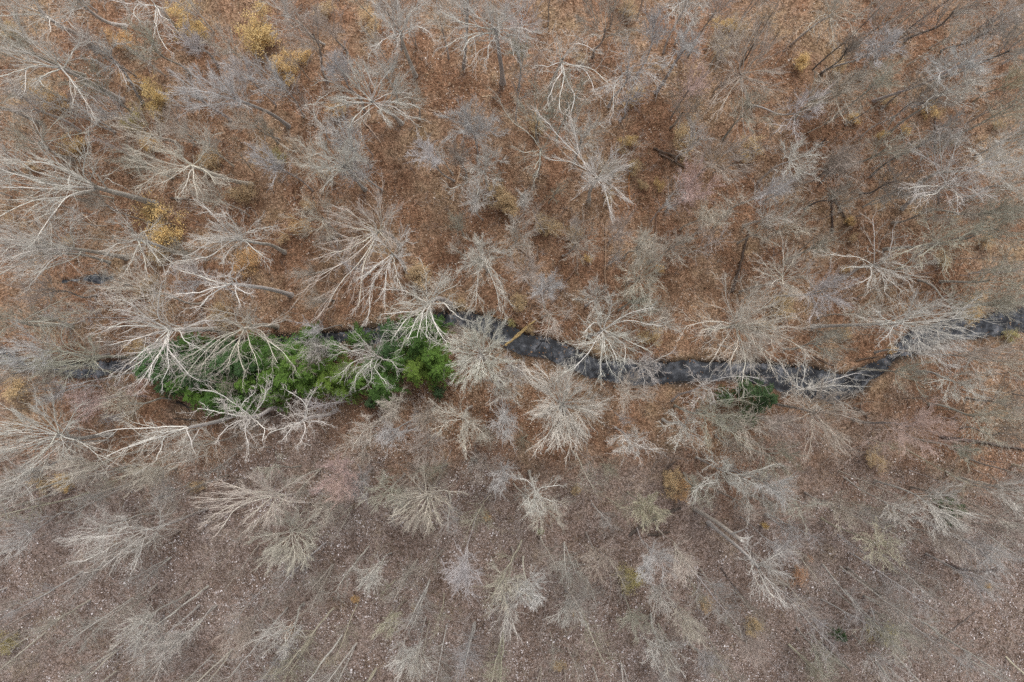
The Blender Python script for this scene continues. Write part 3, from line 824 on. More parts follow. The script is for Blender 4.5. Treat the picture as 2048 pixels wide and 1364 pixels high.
T(3, 'O', (1980, 620), 150, (1620, 800), None, style='f', tr=.12)
T(3, 'Y', (1990, 480), 120, (1750, 600), None, style='f', tr=.1)
T(3, 'D', (900, 990), 70, (770, 1060), None, style='f', tr=.08)
T(3, 'D', (950, 1165), 90, (760, 1225), None, style='f', tr=.1)
T(3, 'T', (1250, 130), 120, (1050, 260), None, style='f', tr=.1)
# centre
T(5, 'W', (530, 490), 240, (660, 495), [[(440, 435), (380, 400), (280, 400)], [(450, 540), (390, 530), (270, 545)], [(430, 570), (380, 600), (345, 690)], [(530, 420), (530, 330)], [(570, 430), (605, 330)], [(630, 500), (700, 580), (730, 600)], [(500, 560), (480, 690)], [(560, 560), (600, 650), (660, 720)], [(600, 430), (680, 390)], [(470, 440), (450, 370)], [(440, 500), (370, 485)], [(520, 580), (540, 700)], [(460, 580), (410, 700)]],
  style='c', n2=7, label="brilliant white tree with thick limbs at the head of the open stream, centre", lm="the brilliant white tree at the grove's right end", tr=.3, zj=9, top=15)
T(5, 'G', (225, 795), 190, (310, 790), [[(130, 770), (0, 730)], [(150, 700), (100, 640)], [(120, 805), (20, 880)], [(180, 850), (110, 940)], [(220, 860), (290, 960)], [(310, 830), (345, 885)], [(250, 740), (260, 680)], [(150, 750), (20, 770)], [(200, 840), (200, 950)]],
  n2=7, label="grey white tree spread like a hand over the grove's dark gap", lm="the hand-shaped tree in the grove", tr=.17, zj=9, nl=2, dens=.85)
T(5, 'W', (842, 782), 215, (870, 810), None, style='s', nl=34, n2=7, dens=1.2, label="dense cream starburst crown touching the stream at the centre", lm="the cream starburst at the centre", tr=.2, zj=9)
T(5, 'W', (1325, 1070), 260, (1335, 1110), [[(1200, 980), (1110, 900)], [(1240, 950), (1180, 860)], [(1340, 1180), (1360, 1290)], [(1270, 1180), (1210, 1300)]], style='s', nl=38, n2=8, dens=1.2, label="largest starburst crown, cream white, below the stream right of centre", lm="the largest starburst crown", tr=.24, zj=9)
T(5, 'W', (865, 215), 120, None, [[(835, 290), (820, 380), (815, 480)], [(880, 290), (920, 390), (945, 490)], [(905, 270), (950, 350), (975, 440)], [(770, 270), (740, 290)], [(840, 150), (820, 140)], [(920, 180), (970, 190)]], style='f', dens=1.5, label="jellyfish-shaped white tree with trailing limbs, above the centre", lm="the jellyfish-shaped white tree", tr=.14)
T(5, 'C', (240, 70), 230, (370, 150), [[(170, 220), (60, 330), (-20, 480)], [(160, 230), (140, 400), (140, 520)], [(120, 60), (0, 20)], [(80, 150), (-60, 180)], [(200, 0), (120, -60)], [(60, 260), (-100, 330)], [(300, 0), (330, -60)]],
  style='s', nl=12, label="broad cream crown fanning down and left, above the hemlock grove", lm="the broad cream crown above the grove", tr=.2, zj=10)
T(5, 'W', (320, 200), 180, None, [[(290, 300), (260, 420)], [(340, 290), (370, 380)], [(280, 260), (210, 400), (210, 560)], [(380, 220)], [(250, 240), (160, 330)]], style='s', nl=10, label="whitish crown overlapping the broad cream crown at its lower right", tr=.16)
T(5, 'G', (1520, 480), 130, None, [[(1440, 425)], [(1400, 470)], [(1500, 390)], [(1570, 400)], [(1530, 560)]], tr=.12)
T(5, 'W', (1560, 640), 230, None, [[(1510, 710), (1380, 720)], [(1610, 650), (1690, 700), (1840, 770)], [(1600, 720), (1640, 820)], [(1540, 740), (1530, 900)], [(1620, 600), (1720, 550), (1840, 520)], [(1700, 580), (1900, 640)], [(1500, 590), (1440, 650)], [(1490, 760), (1400, 860)], [(1610, 540), (1600, 480)], [(1570, 740), (1580, 860)], [(1700, 740), (1690, 840)]],
  label="white tree right of centre reaching its limbs down to the stream", lm="the white tree reaching down to the stream", tr=.2, n2=8)
T(5, 'C', (1770, 340), 130, None, [[(1785, 420), (1800, 470)], [(1800, 430), (1840, 510)], [(1690, 340), (1660, 330)], [(1830, 270), (1860, 240)]], style='s', nl=16, label="fan-shaped cream olive crown above the white tree by the stream", lm="the cream fan crown right of centre", tr=.13)
T(5, 'G', (1790, 850), 120, None, [[(1700, 810)], [(1790, 920), (1790, 990)], [(1870, 830), (1960, 790)], [(1840, 910)]], n2=6, label="slender grey tree leaning over the middle of the stream", tr=.1)
T(5, 'C', (730, 1165), 150, (790, 1090), [[(650, 1190), (600, 1240)], [(720, 1250), (740, 1330)], [(640, 1120), (580, 1070)], [(800, 1200), (850, 1240)], [(760, 1120)]], label="cream tree below the centre starburst", tr=.12)
T(5, 'L', (980, 1180), 110, None, None, style='f', tr=.09)
T(5, 'C', (190, 1215), 105, None, [[(130, 1250), (90, 1290)], [(250, 1200), (310, 1180)], [(190, 1150)], [(140, 1180)]], style='c', n2=6, tr=.09, label="small cream tree below the right end of the hemlock grove")
T(5, 'L', (340, 1245), 100, None, [[(260, 1270)], [(430, 1215)], [(300, 1290)]], tr=.09)
T(5, 'T', (530, 1300), 110, (605, 1230), None, style='f', tr=.1)
T(5, 'W', (1700, 1290), 120, None, [[(1660, 1250), (1610, 1290)], [(1760, 1300), (1840, 1340)], [(1680, 1350)], [(1730, 1240)]], label="small white tree right of the largest starburst crown", tr=.11)
T(5, 'L', (1220, 405), 80, None, None, style='f', dens=1.3, tr=.08, label="soft small lavender crown between centre and the cream fan crown")
T(5, 'T', (1100, 300), 90, None, None, style='f', tr=.08)
T(5, 'T', (1400, 130), 130, None, None, style='f', tr=.1)
T(5, 'C', (1060, 100), 100, None, None, style='f', tr=.08)
T(5, 'C', (330, 1080), 80, None, None, style='f', tr=.08)
T(5, 'T', (1640, 80), 110, None, None, style='f', tr=.09)
T(5, 'T', (1960, 160), 110, None, None, style='f', tr=.09)
T(5, 'C', (1700, 1000), 110, None, None, style='f', tr=.09)
# right
T(6, 'C', (370, 610), 290, None, [[(340, 540), (310, 440), (300, 330)], [(230, 590), (150, 600), (70, 625)], [(310, 670), (260, 740), (230, 800)], [(375, 710), (340, 800)], [(400, 740), (410, 830), (395, 950)], [(450, 720), (500, 780), (550, 850)], [(520, 670), (640, 700), (730, 760)], [(480, 600), (620, 550)], [(470, 530), (610, 480)], [(250, 640), (160, 640)], [(500, 630), (700, 640)], [(420, 480), (480, 380)], [(540, 600), (700, 560)]],
  style='n', nl=10, label="wide radial cream tree above the stream, right of centre", lm="the wide radial tree right of centre", tr=.22, zj=10)
T(6, 'G', (1340, 600), 190, (810, 622), [[(1500, 600), (1700, 570)], [(1480, 640), (1620, 690)], [(1430, 540), (1520, 480)], [(1380, 520), (1400, 460)], [(1520, 620), (1680, 630)], [(1230, 590), (1180, 540)], [(1300, 640), (1260, 690)], [(1420, 660), (1480, 740)]],
  style='s', nl=12, zj=13, top=20, label="tree with long level trunk reaching right towards the stream's narrows", lm="the long level trunk at the right", tr=.2)
T(6, 'W', (770, 985), 150, (640, 1030), [[(740, 960), (785, 890), (770, 850), (785, 800)], [(690, 960), (680, 900), (640, 850)], [(870, 970), (900, 940), (920, 875)], [(900, 975), (960, 980), (1070, 990)], [(900, 1000), (950, 1040), (1010, 1090)], [(730, 1000), (720, 900), (740, 870)], [(1000, 920), (1100, 900)]],
  style='c', n2=7, label="white tree with bent limbs standing over the stream at the right", lm="the white tree over the stream at the right", tr=.2, zj=9)
T(6, 'W', (170, 965), 150, (-10, 1060), [[(260, 930), (400, 905), (500, 930)], [(200, 930), (220, 880)], [(120, 930), (110, 890)], [(230, 1000), (240, 1050)]], n2=6, label="white limbed tree left of the lone hemlock below the stream", tr=.13)
T(6, 'O', (190, 1130), 140, None, [[(200, 1080), (260, 1060), (400, 1055)], [(300, 1140), (400, 1160)], [(290, 1180), (390, 1270)], [(180, 1180), (180, 1290)]], label="olive limbed tree below the stream by the lone hemlock", tr=.12)
T(6, 'C', (640, 335), 130, None, [[(560, 280), (520, 230)], [(640, 240), (640, 150)], [(690, 260), (720, 210)], [(590, 330), (520, 300)]], style='s', nl=12, label="cream fan crown right of the long dark brown log, right side", tr=.11)
T(6, 'W', (1190, 265), 180, None, [[(1175, 170), (1170, 0)], [(1090, 215), (1010, 210), (930, 205)], [(1150, 275), (1030, 265)], [(1150, 320), (1070, 365)], [(1230, 330), (1300, 390)], [(1260, 210), (1280, 60)], [(1150, 340), (1130, 400)], [(1260, 300), (1360, 370)], [(1220, 330), (1230, 420)], [(1270, 250), (1380, 280)]],
  n2=6, label="white spoke-limbed tree at the right, above the stream", lm="the white spoke-limbed tree", tr=.17)
T(6, 'L', (870, 420), 150, None, [[(930, 480), (1000, 500)], [(800, 380), (780, 310)], [(900, 360)], [(820, 540)]], style='f', tr=.12)
T(6, 'O', (1560, 130), 200, (1230, 170), [[(1480, 160), (1420, 200)], [(1600, 200), (1590, 290)], [(1650, 120), (1760, 60)], [(1500, 60), (1480, 0)], [(1640, 60)], [(1430, 130), (1340, 180)]], label="olive grey tree at the far right with long crossing limbs", tr=.15)
T(6, 'G', (1640, 945), 170, (1420, 890), [[(1590, 1000), (1560, 1060)], [(1650, 1010), (1640, 1060)], [(1570, 930), (1500, 960)], [(1710, 980), (1780, 1040)], [(1680, 880), (1720, 800)]], label="greenish white tree below the stream near the right edge", lm="the greenish tree below the right stream end", tr=.15)
T(6, 'O', (1760, 1150), 160, (1500, 1080), None, tr=.13)
T(6, 'T', (1730, 800), 170, None, [[(1750, 860), (1790, 990)], [(1700, 750)]], style='s', nl=10, tr=.13)
T(6, 'T', (830, 1130), 230, None, [[(900, 1200), (960, 1330)], [(800, 1230), (780, 1350)], [(740, 1080), (700, 1030)], [(700, 1170), (620, 1200)], [(940, 1130), (1040, 1170)]], style='s', nl=14, label="wide drooping tan crown below the white tree over the stream", tr=.17)
T(6, 'P', (1370, 1210), 165, None, None, style='f', dens=1.4, label="large pinkish crown below the right end of the stream", lm="the large pinkish crown", tr=.13)
T(6, 'O', (1300, 890), 130, (1080, 870), [[(1300, 940), (1315, 990)], [(1400, 920), (1450, 1000)], [(1400, 850), (1520, 830)]], n2=6, tr=.12)
T(6, 'G', (1480, 760), 130, None, None, style='f', tr=.12)
T(6, 'W', (60, 1215), 140, None, [[(10, 1180), (-40, 1200)], [(80, 1180), (60, 1120)], [(100, 1260), (180, 1300)], [(20, 1280)], [(-20, 1120)]], label="white knotted tree under the stream right of the largest starburst", tr=.14)
T(6, 'O', (1640, 500), 170, (1430, 345), [[(1700, 560)], [(1750, 480), (1820, 430)], [(1600, 420)]], tr=.12)
T(6, 'O', (1850, 350), 190, (1560, 360), None, style='f', tr=.14)
T(6, 'O', (1900, 60), 170, (1680, 110), None, style='f', tr=.13)
T(6, 'C', (1950, 830), 170, (1740, 800), None, style='f', tr=.13)
T(6, 'T', (1950, 1090), 150, (1720, 1040), None, style='f', tr=.13)
T(6, 'O', (1850, 500), 130, (1640, 530), [[(1760, 520)], [(1950, 440)]], style='f', tr=.12)
T(6, 'O', (860, 730), 110, None, None, style='f', tr=.09)
T(6, 'C', (1110, 540), 110, None, None, style='f', tr=.09)
T(6, 'C', (420, 1230), 120, None, None, style='f', tr=.1)
T(6, 'T', (620, 1180), 120, None, None, style='f', tr=.1)
# bottom left
T(7, 'W', (90, 215), 120, (230, 160), [[(55, 180), (0, 160)], [(140, 170), (150, 90)], [(60, 290), (20, 320)], [(150, 220), (200, 280)], [(30, 240), (-30, 260)]], label="white tree at the left edge beside two small gold bushes", tr=.12)
T(7, 'C', (1590, 275), 190, (1880, 235), [[(1450, 300), (1330, 340), (1220, 415)], [(1400, 330), (1300, 470)], [(1480, 260), (1350, 190)], [(1560, 210), (1540, 170)], [(1680, 220), (1760, 190)], [(1650, 300), (1740, 310)], [(1450, 280), (1250, 270)]],
  style='s', nl=12, label="cream white tree with brightest tips at its left end, lower left", lm="the bright-tipped tree lower left", tr=.16, zj=12)
T(7, 'C', (1700, 480), 175, (1870, 390), [[(1640, 560), (1560, 630)], [(1680, 580), (1640, 660)], [(1720, 600), (1710, 690)], [(1760, 570), (1790, 640)], [(1640, 430), (1600, 370)], [(1780, 440), (1830, 420)], [(1720, 430), (1740, 370)], [(1810, 500), (1840, 540)]],
  style='s', nl=16, dens=1.3, label="tufted cream olive tree below the bright-tipped tree, lower left", lm="the tufted cream tree lower left", tr=.15)
T(7, 'C', (1935, 345), 120, (2060, 250), [[(1880, 290)], [(1930, 270)], [(1900, 410)], [(1990, 330)]], tr=.1, label="small cream tree right of the tufted cream tree, lower left")
T(7, 'G', (840, 475), 160, (1210, 350), [[(930, 465), (925, 420), (915, 350)], [(740, 450), (730, 390)], [(700, 550), (500, 650)], [(760, 580), (620, 700)], [(700, 500), (480, 530)], [(820, 560), (780, 690)]], label="grey tree with long feathery limbs streaming left, lower left", lm="the feathery grey tree lower left", tr=.13, zj=12)
T(7, 'G', (1000, 240), 90, (1100, 200), [[(950, 150)], [(960, 290)], [(1030, 290)]], n2=6, tr=.08)
T(7, 'C', (900, 130), 110, None, [[(950, 80), (1060, 50)], [(1000, 60)]], style='f', tr=.08)
T(7, 'O', (1600, 90), 120, (1760, 100), [[(1500, 150)], [(1620, 40)]], style='c', n2=6, tr=.08)
T(7, 'L', (160, 480), 140, (420, 380), None, style='f', tr=.1)
T(7, 'G', (600, 470), 140, (900, 380), None, style='f', tr=.1)
T(7, 'G', (230, 130), 120, (480, 60), None, style='f', tr=.12)
T(7, 'C', (480, 100), 130, None, None, style='f', tr=.1)
T(7, 'P', (1990, 130), 120, None, None, style='f', tr=.08)
# bottom middle
T(8, 'C', (525, 275), 165, (600, 165), [[(450, 300), (360, 370)], [(480, 240), (440, 180)], [(520, 200), (510, 110)], [(590, 240), (690, 240)], [(590, 310), (650, 330)], [(530, 350), (560, 430)], [(480, 330), (400, 410)], [(470, 270), (370, 260)]],
  style='s', nl=14, label="cream tree like a splayed broom below centre", lm="the splayed cream tree below centre", tr=.16)
T(8, 'W', (1155, 290), 110, (1125, 130), [[(1150, 220), (1110, 185), (1055, 188)], [(1180, 230), (1290, 220)], [(1190, 270), (1245, 295)], [(1150, 330), (1130, 360)], [(1170, 330), (1180, 370)], [(1120, 310)]], style='c', n2=6, label="white-limbed tree with a grey trunk below the largest starburst crown", lm="the white-limbed tree at the bottom middle", tr=.14)
T(8, 'C', (1230, 350), 110, None, None, style='f', tr=.07)
T(8, 'B', (1115, 790), 105, (1090, 630), [[(1050, 800)], [(1110, 860)], [(1150, 840)], [(1180, 770)]], style='s', nl=15, n2=6, dens=1.2, label="brightest cream white tuft near the bottom edge, right of centre", lm="the bright tuft near the bottom", tr=.1)
T(8, 'C', (1010, 790), 105, None, [[(960, 720), (930, 690)], [(940, 790), (900, 810)], [(1060, 740)], [(950, 840)]], label="cream tree touching the bright tuft at its left", tr=.09)
T(8, 'G', (1000, 900), 120, None, [[(980, 970), (960, 1060)], [(1010, 970), (1020, 1070)], [(990, 960), (990, 1040)]], style='s', nl=8, label="grey stems streaming down beneath the bright tuft", tr=.1)
T(8, 'L', (740, 715), 90, (820, 370), [[(670, 715), (640, 710)], [(800, 705), (820, 720)], [(710, 770)], [(770, 780)]], style='f', zj=12, label="lavender tree with a long straight stem below the splayed cream tree", lm="the long straight stem bottom middle", tr=.08)
T(8, 'Y', (1800, 330), 105, (1700, 250), [[(1760, 270)], [(1850, 280)], [(1860, 370)], [(1800, 400)]], style='s', nl=14, dens=1.3, label="yellowish cream starburst left of the broken white snag", lm="the yellowish starburst lower right", tr=.1)
T(8, 'L', (970, 150), 85, (1005, 60), None, style='f', tr=.07)
T(8, 'L', (150, 190), 90, (120, 90), [[(60, 130)], [(170, 280)]], style='f', tr=.08)
T(8, 'P', (70, 190), 95, None, None, style='f', dens=.9, tr=.08, label="pink budded crown right of the tufted cream tree, below centre")
T(8, 'G', (470, 1180), 110, (520, 980), None, style='s', nl=12, tr=.08, label="blue grey stems fanning down at the bottom edge left of centre")
T(8, 'G', (380, 1180), 80, (450, 1010), None, style='s', nl=8, tr=.07)
T(8, 'G', (220, 730), 60, (320, 610), None, style='f', tr=.07)
T(8, 'Y', (340, 970), 90, (405, 885), [[(300, 1060)], [(270, 1030)]], style='s', nl=8, tr=.06)
T(8, 'L', (1840, 640), 115, None, None, style='f', dens=1.3, tr=.07, label="pale misty grey crown below the fallen dark logs, lower right")
T(8, 'C', (2000, 640), 90, None, None, style='f', tr=.07)
# bottom right
T(9, 'G', (500, 700), 130, (200, 430), [[(550, 640), (640, 590)], [(540, 660), (580, 665)], [(560, 710), (640, 740)], [(560, 780), (640, 880)], [(530, 790), (570, 860)], [(420, 590), (440, 570)]], zj=12, label="pale tree with smooth slanting trunk just below the broken snag", lm="the pale slanting tree lower right", tr=.2)
T(9, 'Y', (1190, 570), 100, None, [[(1175, 500), (1170, 430)], [(1230, 550), (1275, 540)], [(1120, 550), (1070, 540)], [(1150, 610), (1120, 640)], [(1220, 620), (1260, 690)], [(1210, 520), (1230, 490)]], style='c', label="small yellowish white tree with curly limbs, lower right", lm="the curly yellowish tree lower right", tr=.1)
T(9, 'G', (290, 130), 150, None, [[(250, 80), (210, 50)], [(370, 150), (500, 120), (590, 90)], [(200, 170), (110, 245)], [(250, 200), (180, 210)], [(330, 190), (400, 230)], [(300, 50)]], label="grey tree with one long limb to the right, above the broken snag", tr=.12)
T(9, 'L', (560, 210), 105, None, [[(660, 170)], [(500, 230)]], style='f', tr=.08)
T(9, 'G', (1490, 320), 150, (1190, 190), [[(1580, 380), (1640, 440)], [(1600, 340), (1740, 400)], [(1560, 270), (1610, 230)], [(1540, 400), (1560, 440)], [(1640, 310)]], style='s', nl=12, label="greenish grey feathered tree in front of the small green hemlock, right edge", tr=.12)
T(9, 'G', (1290, 350), 90, (1010, 170), None, style='s', nl=8, tr=.08)
T(9, 'O', (740, 340), 90, None, [[(660, 360)], [(830, 320), (880, 330)], [(720, 310)]], style='c', n2=6, tr=.07)
T(9, 'G', (1900, 400), 110, (1700, 330), None, style='s', nl=8, tr=.09)
T(9, 'G', (1880, 240), 110, (1600, 130), None, style='s', nl=8, tr=.09)
T(9, 'L', (1800, 600), 110, None, None, style='f', tr=.09)
T(9, 'G', (1150, 1210), 100, (1050, 1090), None, style='s', nl=8, tr=.08)
T(9, 'O', (1250, 1080), 90, None, None, style='f', tr=.07)
T(9, 'L', (600, 560), 70, None, None, style='f', tr=.06)
T(9, 'C', (60, 1000), 90, None, None, style='f', tr=.07)

# further crowns standing in the gaps between the ones above
gap_rng = random.Random(5)
got, tries = 0, 0
CROWNS = [(t['px'], t['R'] * 16) for t in THINGS]
OPEN = [((950, 210), 95), ((830, 400), 110), ((590, 540), 60), ((1050, 665), 60), ((1270, 820), 50), ((1450, 560), 50), ((1310, 1040), 70), ((620, 640), 60), ((640, 740), 150), ((760, 720), 140), ((470, 760), 150),
        ((870, 560), 40), ((513, 55), 62), ((355, 35), 45), ((390, 62), 40), ((308, 195), 50), ((263, 235), 45), ((240, 75), 40), ((78, 180), 40), ((554, 126), 48), ((318, 440), 62), ((595, 455), 45), ((492, 530), 45), ((838, 545), 55), ((1251, 280), 40), ((1320, 367), 35), ((1610, 118), 45), ((1867, 215), 40), ((1455, 45), 45), ((1375, 390), 55), ((1016, 405), 50), ((1340, 955), 20), ((1985, 652), 75), ((1925, 655), 60), ((1600, 1148), 35), ((1816, 850), 70), ((1090, 700), 60), ((1250, 745), 60), ((205, 557), 60)]
while got < 72 and tries < 6000:
    tries += 1
    q = (gap_rng.uniform(10, 2040), gap_rng.uniform(10, 1350))
    if q[1] > 980 and gap_rng.random() < .6:
        continue
    if any(math.hypot(q[0] - a[0], q[1] - a[1]) < max(38, r_) for a, r_ in CROWNS) or any(math.hypot(q[0] - a[0], q[1] - a[1]) < r_ for a, r_ in OPEN):
        continue
    low = q[1] > 880
    c_ = gap_rng.choice(['T', 'G', 'O', 'T', 'L'] if low else (['G', 'O', 'C', 'T', 'O', 'G'] if q[0] > 1300 else ['T', 'C', 'O', 'G', 'T', 'L']))
    r_ = gap_rng.uniform(75, 140)
    bare_tree(0, c_, q, r_, None, None, style=gap_rng.choice('nffn'), tr=.07 + r_ * .0004, zj=gap_rng.uniform(5.5, 9.5), n2=7)
    CROWNS.append((q, r_ * .32))
    got += 1
print("gap trees", got)

# ------------------------------------------------------------------ slender understory trees, filling the wood between them
def slender_parts(seed):
    g = np.random.default_rng(500 + seed)
    h = g.uniform(10, 16)
    K = 12
    gt, gc = Geo(), Geo()
    for stem in range(1 if seed % 3 else 2):
        hh = h * (1 if stem == 0 else .8)
        t = np.linspace(0, 1, K)[:, None]
        lean = g.normal(0, .06, 2) * hh
        P = np.concatenate([t * lean, t * hh], 1) + np.concatenate([np.cumsum(g.normal(0, .05, (K, 2)), 0), np.zeros((K, 1))], 1)
        P[0, 2] = -.2
        r = np.linspace(g.uniform(.07, .115), .02, K)
        gt.tubes(P[None], r[None], 6)
        top_ = P[-1] - np.array([0, 0, hh * .5])
        p, d, L, r0 = spawn(P[None], r[None], g.integers(18, 27), .32, (25, 60), .20, .5, g)
        d[:, 2] = np.abs(d[:, 2]) * .7 + .15
        L = np.clip(L, 1.0, 3.2)
        P2, R2 = grow(p, d, L, np.clip(r0, .013, .026), 6, .14, .06, g, .55)
        gc.tubes(P2, R2, 3)
        p, d, L, r0 = spawn(P2, R2, 6, .12, (20, 50), .5, .6, g)
        P3, R3 = grow(p, d, np.clip(L, .35, 1.5), np.clip(r0, .0095, .014), 4, .14, .03, g, .55)
        gc.tubes(P3, R3, 3)
        p, d, L, r0 = spawn(P3, R3, 3, .2, (20, 50), .55, .6, g)
        P4, R4 = grow(p, d, np.clip(L, .25, .7), np.clip(r0, .0075, .009), 3, .14, .02, g, taper=.4)
        gc.tubes(P4, R4, 3)
    return gt.mesh("trunk"), gc.mesh("crown"), h


SL = [slender_parts(k) for k in range(14)]
protos = []
taken = [(U(t['px'], 10)[0], U(t['px'], 10)[1], max(.8, t['R'] * .45)) for t in THINGS]
CLEAR = [(U((513, 60)), 2.2), (U((355, 42)), 1.8), (U((308, 195)), 2), (U((318, 440)), 2.2), (U((492, 530)), 2), (U((595, 455)), 2), (U((1310, 1035)), 4.0), (U((1440, 1060)), 3.2), (U((1050, 665)), 3.0), (U((1255, 372)), 2), (U((1480, 525)), 2.2), (U((1340, 310)), 2.2), (U((905, 165)), 4.2), (U((950, 200)), 4), (U((820, 400)), 4.5), (U((590, 530)), 2.5), (U((620, 620)), 2.2), (U((1290, 810)), 2.5)]
placed = []
tries = 0
while len(placed) < 296 and tries < 20000:
    tries += 1
    x, y = random.uniform(-56, 56), random.uniform(-36.5, 36.5)
    dstr = min(float(pathdist(np.array([x]), np.array([y]), SP)[0]), float(pathdist(np.array([x]), np.array([y]), POOL)[0]))
    if dstr < .8:
        continue
    dens_ = .5 + (.5 if y < -13 else 0) + (.3 if x > 22 and y > -6 else 0)
    if random.random() > dens_:
        continue
    if any((x - c[0]) ** 2 + (y - c[1]) ** 2 < rr_ ** 2 for c, rr_ in CLEAR):
        continue
    if any((x - a) ** 2 + (y - b_) ** 2 < (1.7 if y < -12 else 2.1) ** 2 for a, b_ in placed):
        continue
    if any((x - a) ** 2 + (y - b_) ** 2 < c ** 2 for a, b_, c in taken):
        continue
    placed.append((x, y))
for i, (x, y) in enumerate(placed):
    tm, cm, h = SL[i % len(SL)]
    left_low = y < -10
    right = x > 18 and y > -10
    kinds = ['G', 'G', 'L', 'Y', 'C', 'T', 'G'] if left_low else (['D', 'T', 'G', 'O', 'C', 'T'] if right else ['T', 'C', 'O', 'L', 'T', 'G'])
    colr = random.choice(kinds)
    cl, ct, ck, word = PAL[colr]
    sc = random.uniform(.7, 1.15) if y < -12 else random.uniform(.55, .95)
    root = empty("slender_tree", (x, y, gz(x, y)), "tree", "slender understory trees", random.uniform(0, 6.28))
    root.scale = (sc, sc, sc)
    root.rotation_euler[0] = random.gauss(0, .05)
    root.rotation_euler[1] = random.gauss(0, .05)
    part("trunk", tm, root, M_BARK, jit(tuple(.5 * (a + b_) for a, b_ in zip(cl, ck))) if colr != 'D' else jit(ck))
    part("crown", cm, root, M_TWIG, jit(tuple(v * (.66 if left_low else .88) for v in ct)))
    q = np.array([x, y]) * F / (H - h * sc * .5)
    THINGS.append(dict(px=(1024 + q[0], 682 - q[1]), word=word, R=h * sc, label=None, lm=None, obj=root, cat='slender tree'))


# ------------------------------------------------------------------ shrubs and young beeches that keep their dry leaves
def leafy_parts(seed):
    g = np.random.default_rng(900 + seed)
    ns = g.integers(4, 7)
    P, R = grow(g.normal(0, .12, (ns, 3)) * [1, 1, 0] + [0, 0, -.1], unit(g.normal(0, .42, (ns, 3)) * [1, 1, 0] + [0, 0, 1.]), g.uniform(2.2, 3.6, ns), np.full(ns, .035), 7, .12, .05, g)
    gs = Geo()
    gs.tubes(P, R, 5)
    p, d, L, r0 = spawn(P, R, 12, .2, (35, 75), .42, .55, g)
    P2, R2 = grow(p, d, np.clip(L, .4, 1.5), np.clip(r0, .008, .016), 4, .15, .03, g)
    gs.tubes(P2, R2, 3)
    p, d, L, r0 = spawn(P2, R2, 6, .2, (30, 70), .5, .6, g)
    P3, R3 = grow(p, d, np.clip(L, .2, .6), np.clip(r0, .006, .009), 3, .15, 0, g)
    gs.tubes(P3, R3, 3)
    gl = Geo()
    # leaves hang from the twigs; whole sprays are bare so the bush stays open
    src = np.concatenate([P3[:, 1], P3[:, 2]])
    clump = snoise(src[:, 0] * 3 + seed, src[:, 1] * 3 + src[:, 2], 20, 1.0)
    src = src[(clump > -.42) & (g.uniform(0, 1, len(src)) < 1.25 - np.hypot(src[:, 0], src[:, 1]) / 2.2)]
    src = np.repeat(src, 8, 0)
    C = src + g.normal(0, .15, src.shape)
    D = unit(g.normal(0, 1, C.shape) * [1, 1, .6]) * g.uniform(.04, .068, len(C))[:, None]
    W = unit(np.cross(D, g.normal(0, 1, C.shape) * .5 + [0, 0, 1])) * g.uniform(.024, .04, len(C))[:, None]
    gl.cards(C, D, W, g.uniform(0, 1, len(C)), .25)
    return gs.mesh("stems"), gl.mesh("foliage", False, True)


